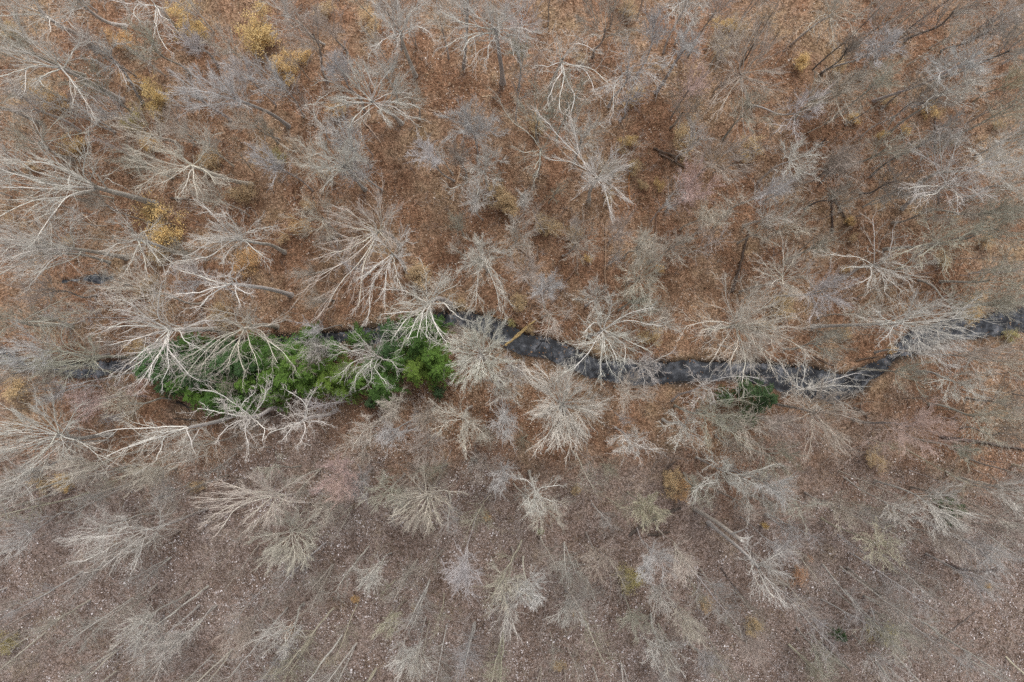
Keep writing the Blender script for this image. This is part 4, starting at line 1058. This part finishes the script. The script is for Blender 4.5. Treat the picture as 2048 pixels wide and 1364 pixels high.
LFP = [leafy_parts(k) for k in range(7)]
GOLD, ORANGE, TAN, OLIVE, PINK = (.74, .55, .28), (.66, .45, .25), (.62, .48, .31), (.50, .455, .23), (.60, .38, .27)
CW = {GOLD: 'gold', ORANGE: 'orange', TAN: 'tan', OLIVE: 'olive yellow', PINK: 'orange pink'}
SHRUBS = [
    (1, 1500, 160, 112, GOLD, "brightest round gold leafed bush near the top left"), (1, 1040, 100, 85, GOLD, "gold leafed bush beside the crooked white tree at the top"), (1, 1140, 185, 60, GOLD, None),
    (1, 1620, 370, 80, GOLD, "flat gold bush below the brightest round one"), (1, 1755, 290, 48, GOLD, None), (1, 900, 570, 95, GOLD, "speckled gold bush right of the long grey trunk's foot"),
    (1, 770, 690, 80, OLIVE, None), (1, 700, 220, 65, ORANGE, None), (1, 230, 530, 80, GOLD, None), (1, 60, 170, 60, TAN, None), (1, 850, 850, 65, GOLD, None),
    (1, 1640, 900, 50, OLIVE, "small olive yellow bush left of the fan-shaped grey tree"), (1, 1380, 1140, 90, TAN, None), (1, 930, 1290, 120, GOLD, "largest gold bush behind the white-limbed tree at the left"), (1, 850, 1240, 60, GOLD, None),
    (1, 1740, 1325, 62, ORANGE, "bright orange bush left of the broad cream crown"), (1, 1940, 640, 50, ORANGE, "small orange bush beside the hook-limbed white tree"), (1, 1790, 1210, 45, TAN, None), (1, 1890, 70, 55, TAN, None),
    (1, 170, 960, 45, TAN, None), (1, 400, 820, 70, GOLD, None), (1, 780, 460, 60, ORANGE, None), (1, 1900, 1010, 40, TAN, None), (1, 1200, 930, 70, TAN, None), (1, 330, 560, 60, ORANGE, None),
    (4, 1440, 270, 80, ORANGE, "orange bush between the wide grey tree and the bare white trunk"), (4, 900, 220, 60, TAN, None), (4, 760, 740, 80, TAN, None), (4, 1270, 560, 95, TAN, None), (4, 1650, 100, 40, TAN, None),
    (4, 60, 1000, 70, TAN, None), (4, 400, 130, 40, TAN, None), (4, 830, 360, 60, TAN, None), (4, 1640, 1050, 45, TAN, None),
    (2, 1690, 820, 55, GOLD, "small vivid yellow bush right of the olive limbed trees"), (2, 490, 818, 20, ORANGE, None), (2, 1890, 1075, 42, GOLD, "vivid yellow bush just above the rosy pink crown"), (2, 1000, 1180, 80, TAN, "tan leafed bush under the tiny white starburst"),
    (2, 1730, 960, 48, TAN, None), (2, 1580, 1140, 40, TAN, None), (2, 1200, 1300, 55, TAN, None), (2, 1440, 330, 45, TAN, None), (2, 1740, 545, 70, TAN, None), (2, 180, 110, 70, TAN, None), (2, 20, 640, 45, GOLD, None),
    (2, 1190, 730, 60, TAN, None), (2, 1740, 20, 60, TAN, None), (2, 1780, 1080, 40, TAN, None), (2, 920, 1110, 60, TAN, None),
    (3, 310, 130, 60, GOLD, "gold bush at the top above the tall oval tan crown"), (3, 390, 140, 60, TAN, None), (3, 765, 345, 55, GOLD, "upright gold bush right of the tall oval tan crown"), (3, 990, 390, 48, TAN, None), (3, 1110, 440, 38, TAN, None),
    (3, 1070, 680, 45, GOLD, None), (3, 1520, 640, 58, GOLD, "gold bush under the pale grey tree, far upper right"), (3, 1365, 760, 40, GOLD, None), (3, 1250, 590, 42, TAN, None), (3, 1040, 1285, 42, GOLD, "small gold bush by the crossed dark logs at the right"),
    (3, 1650, 1270, 38, TAN, None), (3, 1910, 710, 40, TAN, None), (3, 480, 880, 80, TAN, None), (3, 300, 250, 60, TAN, None), (3, 1220, 790, 35, GOLD, None), (3, 60, 800, 80, TAN, None),
    (5, 480, 310, 95, TAN, "broad tan bush above the brilliant white tree"), (5, 730, 480, 45, TAN, None), (5, 1230, 60, 60, TAN, None), (5, 1390, 60, 60, TAN, None), (5, 1460, 220, 34, GOLD, "narrow yellow bush between two fallen logs above centre"),
    (5, 1020, 605, 30, OLIVE, "olive yellow bush on the stream bank by the fallen log"), (5, 1840, 670, 60, TAN, None), (5, 1890, 290, 28, GOLD, None), (5, 1120, 640, 30, TAN, None), (5, 1040, 480, 50, TAN, None),
    (6, 650, 470, 80, TAN, None), (6, 1020, 650, 48, TAN, None), (6, 1600, 230, 60, TAN, None), (6, 1760, 520, 62, GOLD, "gold bush above the stream's end at the right edge"), (6, 1850, 110, 50, TAN, None), (6, 1290, 760, 32, GOLD, None),
    (6, 1010, 300, 30, TAN, None), (6, 2010, 680, 50, OLIVE, None), (6, 560, 620, 60, TAN, None), (6, 1060, 100, 40, TAN, None),
    (7, 200, 205, 48, TAN, None), (7, 345, 195, 52, GOLD, "gold bush right of the white tree at the left edge"), (7, 1150, 210, 45, TAN, None), (7, 30, 1130, 70, OLIVE, None), (7, 1680, 1060, 40, PINK, "small orange pink bush near the bottom left"),
    (8, 885, 395, 35, ORANGE, "small orange bush between two straight stems, bottom middle"), (8, 105, 880, 32, ORANGE, "small orange bush low in the bottom left part"), (8, 455, 920, 25, TAN, None), (8, 1405, 240, 40, TAN, None), (8, 1950, 180, 65, TAN, "tan bush above the fallen dark logs, lower right"),
    (8, 1190, 485, 20, (.20, .26, .08), "tiny green shrub below the white-limbed tree, bottom middle"), (8, 1740, 790, 90, OLIVE, "olive yellow bush below the misty grey crown"), (8, 1385, 955, 15, GOLD, None), (8, 1300, 1280, 50, TAN, None),
    (9, 1190, 70, 65, TAN, None), (9, 530, 450, 28, GOLD, None), (9, 740, 730, 58, PINK, "orange pink bush right of the pale slanting tree"), (9, 210, 920, 48, TAN, None), (9, 800, 640, 30, PINK, None), (9, 1270, 1080, 70, OLIVE, None), (9, 1840, 810, 30, TAN, None),
    (9, 60, 230, 60, ORANGE, None), (9, 480, 1040, 60, TAN, None),
]
CW[(.20, .26, .08)] = 'green'
for i, (tl, sx, sy, sr, scol, lab) in enumerate(SHRUBS):
    P0 = px(tl, (sx, sy))
    rad = sr / ZS * (H - 3) / F * (1.18 if sr > 45 else 1.05)
    k = rad / 1.75
    hgt = 3.6 * k
    w = U(P0, min(hgt * .6, 3))
    sm_, lm_ = LFP[i % len(LFP)]
    root = empty("leafy_bush", (w[0], w[1], gz(w[0], w[1])), "bush", "bushes that kept their dry leaves", random.uniform(0, 6.28))
    root.scale = (k * random.uniform(.8, 1.3), k * random.uniform(.75, 1.15), max(k * .9, .45))
    part("stems", sm_, root, M_TWIG, jit((.34, .27, .19)))
    part("foliage", lm_, root, M_LEAF, jit(scol, .1))
    THINGS.append(dict(px=P0, word=CW[scol], R=rad, label=lab, lm=None, obj=root, cat='bush'))


# ------------------------------------------------------------------ hemlocks
def hemlock_parts(seed):
    g = np.random.default_rng(700 + seed)
    h, R = 7.0, 2.1
    gt = Geo()
    Pt = np.array([[0, 0, -.2], [.05, 0, 2], [0, .06, 4.5], [0, 0, h]])[None]
    gt.tubes(Pt, np.array([[.13, .1, .07, .015]]), 8)
    N = 74
    z = h * (1 - g.uniform(0, 1, N) ** 1.25 * .8)
    a = np.arange(N) * 2.4 + g.normal(0, .3, N)
    L = R * (1 - z / (h * 1.03)) ** .75 * g.uniform(.5, 1.38, N) + .2
    d = np.stack([np.cos(a), np.sin(a), g.uniform(.05, .35, N)], 1)
    P, Rr = grow(np.stack([0 * z, 0 * z, z], 1), d, L, np.full(N, .022), 8, .07, -.09, g)
    gb = Geo()
    gb.tubes(P, Rr, 3)
    # side sprays, flat and drooping at the tips
    p, d, l2, r0 = spawn(P, Rr, 21, .12, (38, 62), .27, .5, g)
    d[:, 2] = d[:, 2] * .25 - .08
    l2 = np.clip(l2, .12, .52)
    P2, R2 = grow(p, d, l2, np.full(len(p), .005), 6, .10, -.05, g)
    gn = Geo()
    t2 = []
    for k in range(6):
        C = P2[:, k] + g.normal(0, .012, (len(P2), 3))
        tan = unit(P2[:, min(k + 1, 5)] - P2[:, max(k - 1, 0)])
        side = unit(np.cross(tan, np.array([0, 0, 1.]) + g.normal(0, .25, tan.shape)))
        for s in (-1, 1):
            D = unit(tan * .7 + side * s * .8) * g.uniform(.045, .08, len(C))[:, None]
            W = unit(np.cross(D, np.array([0, 0, 1.]) + g.normal(0, .3, D.shape))) * g.uniform(.014, .024, len(C))[:, None]
            # new growth at the tips is the lighter green
            gn.cards(C + D * .6, D, W, np.clip(g.normal(.25 + .1 * k, .14, len(C)), 0, 1), .1)
    return gt.mesh("trunk"), gb.mesh("boughs"), gn.mesh("needles", False, True), h


HM = [hemlock_parts(k) for k in range(6)]
GREEN = [(.108, .215, .052), (.145, .265, .052), (.085, .170, .066), (.170, .272, .052)]
HEM = [(292, 742, .85, 2), (296, 712, .8, 2), (330, 775, .7, 2), (362, 770, .85, 0), (318, 720, 1.0, 2), (352, 700, .9, 2), (376, 690, .85, 0), (338, 748, 1.0, 2), (380, 722, 1.0, 2), (404, 752, 1.1, 2), (432, 748, 1.0, 2), (396, 788, 1.1, 1), (430, 800, 1.1, 0), (456, 726, 1.15, 2),
       (462, 775, 1.1, 0), (498, 768, 1.1, 1), (489, 805, 1.0, 0), (424, 700, 1.0, 2), (506, 700, 1.1, 0), (500, 735, 1.1, 2), (540, 716, 1.1, 0), (546, 752, 1.15, 1), (545, 785, 1.0, 1), (583, 702, 1.0, 0),
       (583, 756, 1.15, 1), (612, 672, .75, 0), (600, 722, 1.1, 1), (628, 742, 1.15, 1), (657, 700, .75, 0), (655, 762, 1.1, 3), (620, 772, .9, 1), (686, 750, .95, 3), (688, 782, .8, 3), (713, 676, .8, 0),
       (714, 764, .8, 1), (767, 766, 1.1, 0), (762, 790, .75, 0), (777, 700, .95, 2), (819, 655, .9, 0), (778, 660, .7, 2), (866, 658, .85, 0), (795, 724, .95, 0), (836, 684, 1.15, 0), (864, 710, 1.15, 1),
       (834, 738, 1.15, 3), (878, 738, 1.0, 1), (745, 735, .8, 0)]
gl_ = None
for i, (hx, hy, k, ci) in enumerate(HEM + [(1524, 792, .95, 0), (1490, 778, .75, 2), (1500, 838, .65, 0), (1452, 795, .6, 2), (1512, 815, .65, 0), (1920, 1021, .72, 2), (1905, 1043, .45, 2), (1680, 1270, .45, 2), (876, 785, .45, 0), (742, 805, .5, 2)]):
    tm, bm_, nm_, h = HM[i % 6]
    k *= 1.0 if i < len(HEM) else .93
    w = U((hx, hy), h * k * .55)
    root = empty("hemlock_tree", (w[0], w[1], gz(w[0], w[1])), "hemlock", "hemlocks in the grove" if i < len(HEM) else "scattered hemlocks", random.uniform(0, 6.28))
    kz = k * random.uniform(.8, 1.15)
    root.scale = (k, k, kz)
    part("trunk", tm, root, M_BARK, (.15, .12, .10))
    part("boughs", bm_, root, M_TWIG, (.14, .12, .08))
    part("needles", nm_, root, M_NEEDLE, jit(GREEN[ci] if i < len(HEM) else (.085, .15, .065), .12))
    lab = None
    if i >= len(HEM):
        lab = ["lone deep green hemlock below the stream right of centre", "dark hemlock on the stream bank, topmost of the small right-hand group", "faded hemlock below the lone deep green one",
               "hemlock half hidden by white limbs, leftmost of the small right-hand group", "low hemlock squeezed between the lone one and the faded one", "small green hemlock near the right edge, lower right", "tiny hemlock beneath the small green one near the right edge",
               "faint grey green conifer near the bottom edge, lower right", "tiny hemlock just below the right end of the grove", "tiny dark green hemlock below the middle of the grove"][i - len(HEM)]
    THINGS.append(dict(px=(hx, hy), word=['green', 'bright green', 'dark green', 'yellow green'][ci], R=2 * k, label=lab, lm=None, obj=root, cat='hemlock'))


# ------------------------------------------------------------------ fallen logs and the snag
def log(tile, pts, r, color, name, cat, label, z=.12, rim=0, group=None, stubs=3):
    g = np.random.default_rng(int(pts[0][0] * 3 + pts[0][1]))
    W = []
    for q in pts:
        p = px(tile, q[:2])
        w = U(p, 0)
        w[2] = (gz(w[0], w[1]) if len(q) < 3 else 0) + (q[2] if len(q) > 2 else z) + r * .6
        W.append(w)
    Pl = polyline(W, 14)
    Pl[1:-1] += g.normal(0, r * .25, (12, 3))
    org = Pl[0].copy()
    org[2] -= r
    o = empty(name, org, cat, group)
    gg = Geo()
    rr_ = np.linspace(r, r * .6, 14) * g.uniform(.9, 1.1, 14)
    gg.tubes((Pl - org)[None], rr_[None], 9)
    # closed ends
    for e, s in ((0, -1), (-1, 1)):
        c = (Pl[e] - org)[None, None].repeat(2, 1)
        dd = unit(Pl[e] - Pl[e + (1 if e == 0 else -1)]) * .01
        c[0, 1] += dd
        gg.tubes(c, np.array([[rr_[e], .001]]), 9)
    part("log_stem", gg.mesh("log_stem"), o, M_BARK, color)
    for s in range(stubs):
        k = g.integers(3, 12)
        gs = Geo()
        d = g.normal(0, 1, 3)
        d[2] = abs(d[2]) * .4
        P, R = grow((Pl[k] - org)[None], unit(d)[None], np.array([g.uniform(.4, 1.4)]), np.array([r * .35]), 5, .12, 0, g)
        gs.tubes(P, R, 5)
        part("branch_stub", gs.mesh("branch_stub"), o, M_BARK, color)
    THINGS.append(dict(px=px(tile, pts[0][:2]), word='', R=1, label=label, lm=None, obj=o, cat=cat))


GRP = "fallen logs on the forest floor"
log(5, [(985, 735, .25), (1080, 660, .4), (1160, 588, .35)], .15, (.50, .36, .17), "split_log", "log", "thick straw coloured log laid across the stream at the centre", group=GRP, stubs=1)
log(5, [(1005, 722, .2), (1050, 672, .3), (1110, 622, .3)], .10, (.58, .42, .20), "split_log", "log", "thin bright yellow split log beside the thick one across the stream", group=GRP, stubs=0)
log(5, [(960, 745, .1), (1010, 712, .1)], .09, (.30, .22, .14), "fallen_log", "log", "short brown log end on the lower bank at the straw coloured log", group=GRP, stubs=1)
log(5, [(900, 560), (980, 580), (1060, 605)], .09, (.30, .19, .11), "fallen_log", "log", "brown log lying along the upper bank left of the log crossing", group=GRP)
log(5, [(1150, 775), (1190, 785), (1230, 805)], .09, (.30, .27, .24), "fallen_log", "log", "grey bowed log on the lower bank right of the log crossing", group=GRP)
log(5, [(1440, 890), (1500, 900), (1600, 945)], .08, (.30, .26, .22), "fallen_log", "log", "grey brown log along the lower bank under the white tree's limbs", group=GRP)
log(5, [(1188, 705, -.36), (1250, 712, -.36)], .07, (.03, .03, .035), "sunken_log", "log", "black waterlogged stick lying in the stream right of the crossing", group=GRP, stubs=1)
log(5, [(1165, 755, -.36), (1200, 715, -.36)], .06, (.03, .03, .035), "sunken_log", "log", "black waterlogged branch forking down from the sunken stick", group=GRP, stubs=1)
log(5, [(1570, 390), (1563, 300), (1572, 190), (1567, 90), (1577, 0)], .10, (.33, .22, .15), "fallen_log", "log", "long brown log lying straight up the picture, left of the fan crown", group=GRP)
log(5, [(1860, 240), (1852, 120), (1865, 50), (1862, -20)], .11, (.22, .14, .10), "fallen_log", "log", "dark brown upright-lying log above the cream fan crown", group=GRP)
log(5, [(1110, 500), (1140, 450)], .12, (.22, .14, .10), "fallen_log", "log", "short brown log above the crossing, nearer the stream", group=GRP)
log(5, [(1250, 490), (1310, 400), (1395, 285)], .13, (.21, .135, .10), "fallen_log", "log", "slanting brown log left of the long straight one", group=GRP)
log(5, [(1175, 240), (1172, 150)], .08, (.22, .16, .12), "fallen_log", "log", "short brown log above the soft lavender crown", group=GRP)
log(5, [(1040, 150), (1150, 235)], .07, (.26, .18, .13), "fallen_log", "log", "thin brown log running down right toward the soft lavender crown", group=GRP)
log(6, [(340, 420), (385, 260), (437, 55)], .16, (.105, .075, .06), "fallen_log", "log", "long dark brown log above the wide radial tree right of centre", group=GRP)
log(2, [(1710, 1180), (1705, 1090), (1708, 1000)], .10, (.38, .19, .09), "fallen_log", "log", "orange brown log under the small tan bush, upper middle", group=GRP)
log(2, [(155, 710), (210, 775), (262, 840)], .09, (.42, .31, .24), "fallen_log", "log", "pale brown log on bare rust litter left of the clearing", group=GRP)
log(2, [(700, 1090), (722, 990), (722, 890)], .07, (.50, .34, .22), "fallen_log", "log", "thin tan log standing out on the rust litter, upper middle", group=GRP)
log(2, [(520, 390), (535, 300)], .05, (.40, .30, .24), "fallen_log", "log", "thin stick right of the whitish tree's foot", group=GRP)
log(2, [(1850, 870), (1940, 905), (2045, 945)], .13, (.13, .095, .075), "fallen_log", "log", "upper of two parallel dark logs right of the vivid yellow bush", group=GRP)
log(2, [(1880, 900), (1960, 940), (2040, 985)], .09, (.17, .125, .10), "fallen_log", "log", "lower, thinner of two parallel dark logs right of the vivid yellow bush", group=GRP)
log(2, [(850, 570), (910, 560)], .04, (.6, .48, .34), "fallen_log", "log", "pale stick on the rust litter below the large clearing tree", group=GRP)
log(2, [(540, 645), (620, 665)], .04, (.6, .48, .38), "fallen_log", "log", "pale stick between bushy crown and soft lavender crown", group=GRP)
log(3, [(925, 1360), (922, 1250), (920, 1140)], .11, (.085, .06, .05), "fallen_log", "log", "dark log lying up the picture beside the small gold bush, right", group=GRP)
log(3, [(1020, 1320), (985, 1250), (945, 1175)], .12, (.10, .07, .055), "fallen_log", "log", "dark slanting log meeting the other near the small gold bush", group=GRP)
log(3, [(1525, 900), (1522, 790), (1520, 680)], .09, (.08, .055, .05), "fallen_log", "log", "dark log lying under the top of the large greenish white tree", group=GRP)
log(3, [(1545, 1200), (1540, 1100)], .08, (.08, .055, .05), "fallen_log", "log", "short dark log below the large greenish white tree", group=GRP)
log(3, [(180, 340), (235, 215)], .07, (.24, .18, .13), "fallen_log", "log", "brown log left of the tall oval tan crown", group=GRP)
log(3, [(845, 855), (890, 810)], .09, (.07, .05, .045), "fallen_log", "log", "short black log right of the lavender tree, upper right", group=GRP)
log(6, [(1560, 1265), (1700, 1285), (1860, 1310), (2060, 1345)], .18, (.09, .068, .06), "fallen_log", "log", "thick dark log running to the right edge below the pinkish crown", group=GRP)
log(6, [(820, 800), (880, 830), (940, 855)], .09, (.14, .09, .065), "fallen_log", "log", "dark log on the orange bank above the stream, right", group=GRP)
log(6, [(1050, 1095), (1100, 1115), (1135, 1160)], .12, (.16, .125, .105), "fallen_log", "log", "brown log below the stream bend, right", group=GRP)
log(6, [(1065, 825), (1110, 810), (1200, 800)], .07, (.12, .09, .07), "fallen_log", "log", "thin dark log on the upper bank at the right bend", group=GRP)
log(6, [(505, 20), (560, 40), (620, 80), (690, 85)], .06, (.17, .12, .08), "fallen_log", "log", "thin curving brown log right of the long dark log", group=GRP)
log(9, [(1590, 665), (1680, 700), (1790, 715), (1900, 705)], .12, (.075, .055, .05), "fallen_log", "log", "bowed black log near the right edge, lower right", group=GRP)
log(9, [(1515, 1135), (1640, 1050), (1760, 950)], .09, (.15, .125, .115), "fallen_log", "log", "long dark log slanting up in the bottom right corner", group=GRP)
log(8, [(1710, 500), (1800, 430), (1900, 380), (2010, 340)], .19, (.09, .075, .065), "fallen_log", "log", "upper of two fallen dark logs left of the broken snag", group=GRP)
log(8, [(1820, 500), (1880, 495), (1945, 480)], .13, (.08, .065, .055), "fallen_log", "log", "lower short fallen dark log left of the broken snag", group=GRP)
log(8, [(800, 92), (950, 85)], .05, (.36, .27, .21), "fallen_log", "log", "thin brown log beneath the largest starburst crown", group=GRP)
log(8, [(740, 0), (830, 80)], .08, (.20, .15, .12), "fallen_log", "log", "dark log slanting down right below the centre", group=GRP)
log(9, [(5, 70), (-60, 130)], .08, (.13, .10, .085), "fallen_log", "log", "dark log above the two fallen dark logs", group=GRP)
log(9, [(860, 1125), (940, 1210), (1030, 1290)], .09, (.085, .065, .06), "fallen_log", "log", "dark log slanting down right near the bottom edge, lower right", group=GRP)
log(9, [(270, 690), (350, 800), (440, 900)], .06, (.14, .11, .10), "fallen_log", "log", "thin dark log below the pale slanting tree", group=GRP)
log(4, [(1150, 1170), (1010, 1160)], .06, (.10, .08, .07), "fallen_log", "log", "short dark log beneath the S-bent white trunk", group=GRP)
log(4, [(430, 40), (400, 130)], .05, (.25, .17, .11), "fallen_log", "log", "thin brown log above the dark pool", group=GRP)
log(4, [(1030, 1060), (1110, 1100)], .12, (.055, .045, .04), "fallen_log", "log", "black log on the rust bank left of the hemlocks' lower edge", group=GRP)
log(1, [(475, 1245), (590, 1340)], .09, (.44, .34, .26), "fallen_log", "log", "pale brown log left of the largest gold bush", group=GRP)
log(1, [(1000, 1160), (1160, 1170)], .07, (.17, .14, .12), "fallen_log", "log", "grey log below the wide fan-shaped tree upper left", group=GRP)

# broken snag: a standing dead trunk, top snapped off, two forked stubs
B = U(px(9, (120, 350)), 0)
TP = U(px(9, (395, 535)), 11.0)
B[2] = gz(B[0], B[1])
o = empty("broken_snag", B, "dead tree", None)
g = np.random.default_rng(3)
P = polyline([B - [0, 0, .2], B * .5 + TP * .5 + [.15, .1, 0], TP], 12)
gg = Geo()
gg.tubes((P - B)[None], np.linspace(.26, .15, 12)[None], 10)
part("trunk", gg.mesh("trunk"), o, M_BARK, (.50, .46, .42))
for tip, k in (((465, 505), 10), ((410, 470), 9), ((410, 545), 11)):
    e = U(px(9, tip), 12.0)
    gs = Geo()
    gs.tubes((polyline([P[k], P[k] * .5 + e * .5 + g.normal(0, .12, 3), e], 6) - B)[None], np.linspace(.10, .04, 6)[None], 6)
    part("broken_limb", gs.mesh("broken_limb"), o, M_BARK, (.80, .77, .72))
THINGS.append(dict(px=px(9, (300, 470)), word='white', R=1, label="broken white snag with snapped top and stub limbs, lower right", lm="the broken white snag", obj=o, cat='dead tree'))
B = U(px(9, (1180, 1010)), 0)
TP = U(px(9, (1150, 925)), 5.0)
B[2] = gz(B[0], B[1])
o = empty("broken_snag", B, "dead tree", None)
gg = Geo()
gg.tubes((polyline([B - [0, 0, .2], B * .5 + TP * .5 + [.08, 0, 0], TP], 7) - B)[None], np.linspace(.09, .05, 7)[None], 7)
part("trunk", gg.mesh("trunk"), o, M_BARK, (.78, .75, .72))
gs = Geo()
gs.tubes((polyline([TP * .6 + B * .4, TP * .8 + B * .2 + [.4, .1, 0]], 4) - B)[None], np.array([[.03, .025, .02, .01]]), 5)
part("broken_limb", gs.mesh("broken_limb"), o, M_BARK, (.7, .67, .62))
THINGS.append(dict(px=px(9, (1165, 960)), word='white', R=1, label="short thin white snag in the bottom right part", lm=None, obj=o, cat='dead tree'))

# ------------------------------------------------------------------ low twiggy undergrowth (nobody could count it)
NB = 5200
bx, by = rng.uniform(-59, 59, NB), rng.uniform(-40, 40, NB)
kp = (pathdist(bx, by, SP) > .25) & (snoise(bx, by, 31, .12) + rng.normal(0, .35, NB) > -.35)
bx, by = bx[kp], by[kp]
tb = rng.uniform(0, 1, len(bx))
hb = rng.uniform(.4, 1.3, len(bx))
i5 = np.repeat(np.arange(len(bx)), 5)
st = np.stack([bx, by, terrain(bx, by) - .03], 1)[i5] + rng.normal(0, .08, (len(i5), 3)) * [1, 1, 0]
P1, R1 = grow(st, unit(rng.normal(0, .5, (len(i5), 3)) * [1, 1, 0] + [0, 0, .8]), hb[i5] * rng.uniform(.8, 1.5, len(i5)), np.full(len(i5), .009), 4, .2, .02)
gg = Geo()
gg.tubes(P1, R1, 3, tb[i5])
p, d, L, r0 = spawn(P1, R1, 4, .25, (25, 70), .5, .6)
P2, R2 = grow(p, d, np.clip(L, .2, .8), np.full(len(p), .0062), 3, .2, .02)
gg.tubes(P2, R2, 3, np.repeat(tb[i5], 4))
um = gg.mesh("undergrowth", True, True)
m, n, l, b = new_mat("undergrowth")
at = n.new("ShaderNodeAttribute")
at.attribute_name = 'tint'
l.new(rampn(n, l, at.outputs['Fac'], [(0, (.26, .20, .15)), (.3, (.50, .39, .25)), (.6, (.42, .36, .33)), (1, (.56, .49, .45))]), b.inputs['Base Color'])
b.inputs['Roughness'].default_value = .9
um.materials.append(m)
o = bpy.data.objects.new("undergrowth", um)
o['kind'] = "stuff"
o['label'] = "low leafless twiggy undergrowth covering the forest floor"
o['category'] = "undergrowth"
COL.objects.link(o)

# ------------------------------------------------------------------ whip-thin sapling thicket, the many stems beyond the 300 built one by one
NT = 900
bx, by = rng.uniform(-60, 60, NT), rng.uniform(-41, 41, NT)
kp = (pathdist(bx, by, SP) > .7) & (rng.uniform(0, 1, NT) < np.where(by < -10, .95, .62))
for c, r_ in CLEAR:
    kp &= (bx - c[0]) ** 2 + (by - c[1]) ** 2 > r_ ** 2
bx, by = bx[kp], by[kp]
tb = rng.uniform(0, 1, len(bx))
hb = rng.uniform(3.5, 9.5, len(bx)) * np.where(by < -10, 1.15, .75)
st = np.stack([bx, by, terrain(bx, by) - .05], 1)
P1, R1 = grow(st, unit(rng.normal(0, .09, (len(bx), 3)) * [1, 1, 0] + [0, 0, 1.]), hb, rng.uniform(.028, .05, len(bx)), 9, .05, .03)
gg = Geo()
gg.tubes(P1, R1, 4, tb)
p, d, L, r0 = spawn(P1, R1, 9, .3, (25, 60), .22, .5)
P2, R2 = grow(p, d, np.clip(L, .5, 2.2), np.clip(r0, .009, .014), 5, .14, .03, taper=.5)
gg.tubes(P2, R2, 3, np.repeat(tb, 9))
p, d, L, r0 = spawn(P2, R2, 4, .15, (20, 50), .5, .6)
P3, R3 = grow(p, d, np.clip(L, .25, 1.0), np.clip(r0, .007, .009), 3, .14, .02, taper=.4)
gg.tubes(P3, R3, 3, np.repeat(tb, 36))
tm_ = gg.mesh("sapling_thicket", True, True)
m, n, l, b = new_mat("thicket_bark")
at = n.new("ShaderNodeAttribute")
at.attribute_name = 'tint'
l.new(rampn(n, l, at.outputs['Fac'], [(0, (.28, .235, .20)), (.25, (.46, .395, .315)), (.5, (.38, .34, .325)), (.75, (.46, .425, .415)), (1, (.50, .43, .36))]), b.inputs['Base Color'])
b.inputs['Roughness'].default_value = .9
tm_.materials.append(m)
o = bpy.data.objects.new("sapling_thicket", tm_)
o['kind'] = "stuff"
o['label'] = "whip-thin leafless saplings standing thickly between the trees"
o['category'] = "thicket"
COL.objects.link(o)

# ------------------------------------------------------------------ labels: each says which one it is
LMS = [t for t in THINGS if t['lm']]
GRV = [dict(px=p, lm=nm) for p, nm in [((575, 735), "the hemlock grove"), ((1060, 660), "the log crossing"), ((1510, 800), "the lone hemlock"), ((205, 557), "the dark pool"), ((920, 180), "the top rust clearing")]]
used = set(t['label'] for t in THINGS if t['label'])


def direction(dx, dy):
    a = math.degrees(math.atan2(-dy, dx)) % 360
    return ["right of", "up and right of", "above", "up and left of", "left of", "down and left of", "below", "down and right of"][int((a + 22.5) // 45) % 8]


for t in THINGS:
    if t['label']:
        continue
    size = ""
    if t['cat'] == 'tree':
        size = "broad" if t['R'] > 2.9 else ("small" if t['R'] < 1.9 else "middle-sized")
        noun = "bare tree"
    elif t['cat'] == 'slender tree':
        size = "short" if t['R'] < 8.5 else ("tall" if t['R'] > 12 else "")
        noun = "thin bare tree"
    elif t['cat'] == 'bush':
        size = "large" if t['R'] > 1.45 else ("small" if t['R'] < .9 else "")
        noun = "leafed bush"
    else:
        size = "large" if t['R'] > 2.05 else ("small" if t['R'] < 1.7 else "")
        noun = "hemlock in the grove"
    refs = sorted(LMS + (GRV[1:] if t['cat'] == 'hemlock' else GRV), key=lambda q: math.hypot(q['px'][0] - t['px'][0], q['px'][1] - t['px'][1]))
    done = False
    for q in refs[:7]:
        dx, dy = t['px'][0] - q['px'][0], t['px'][1] - q['px'][1]
        dist = math.hypot(dx, dy)
        near = "close" if dist < 55 else ("a little way" if dist < 120 else "well")
        lab = " ".join(f"{size} {t['word']} {noun} {near} {direction(dx, dy)} {q['lm']}".split())
        lab = lab[0].lower() + lab[1:]
        if lab not in used and len(lab.split()) <= 18:
            if len(lab.split()) > 16:
                continue
            used.add(lab)
            t['label'] = lab
            done = True
            break
    if not done:
        q, q2 = refs[0], refs[1]
        t['label'] = " ".join(f"{t['word']} {noun} between {q['lm'][4:]} and {q2['lm'][4:]}".split()[:16])
for t in THINGS:
    t['obj']['label'] = t['label']
    if t['cat'] == 'slender tree':
        t['obj']['category'] = "tree"
dup_ = len(THINGS) - len(set(t['label'] for t in THINGS))
print("things", len(THINGS), "repeated labels", dup_, "fillers", len(placed))
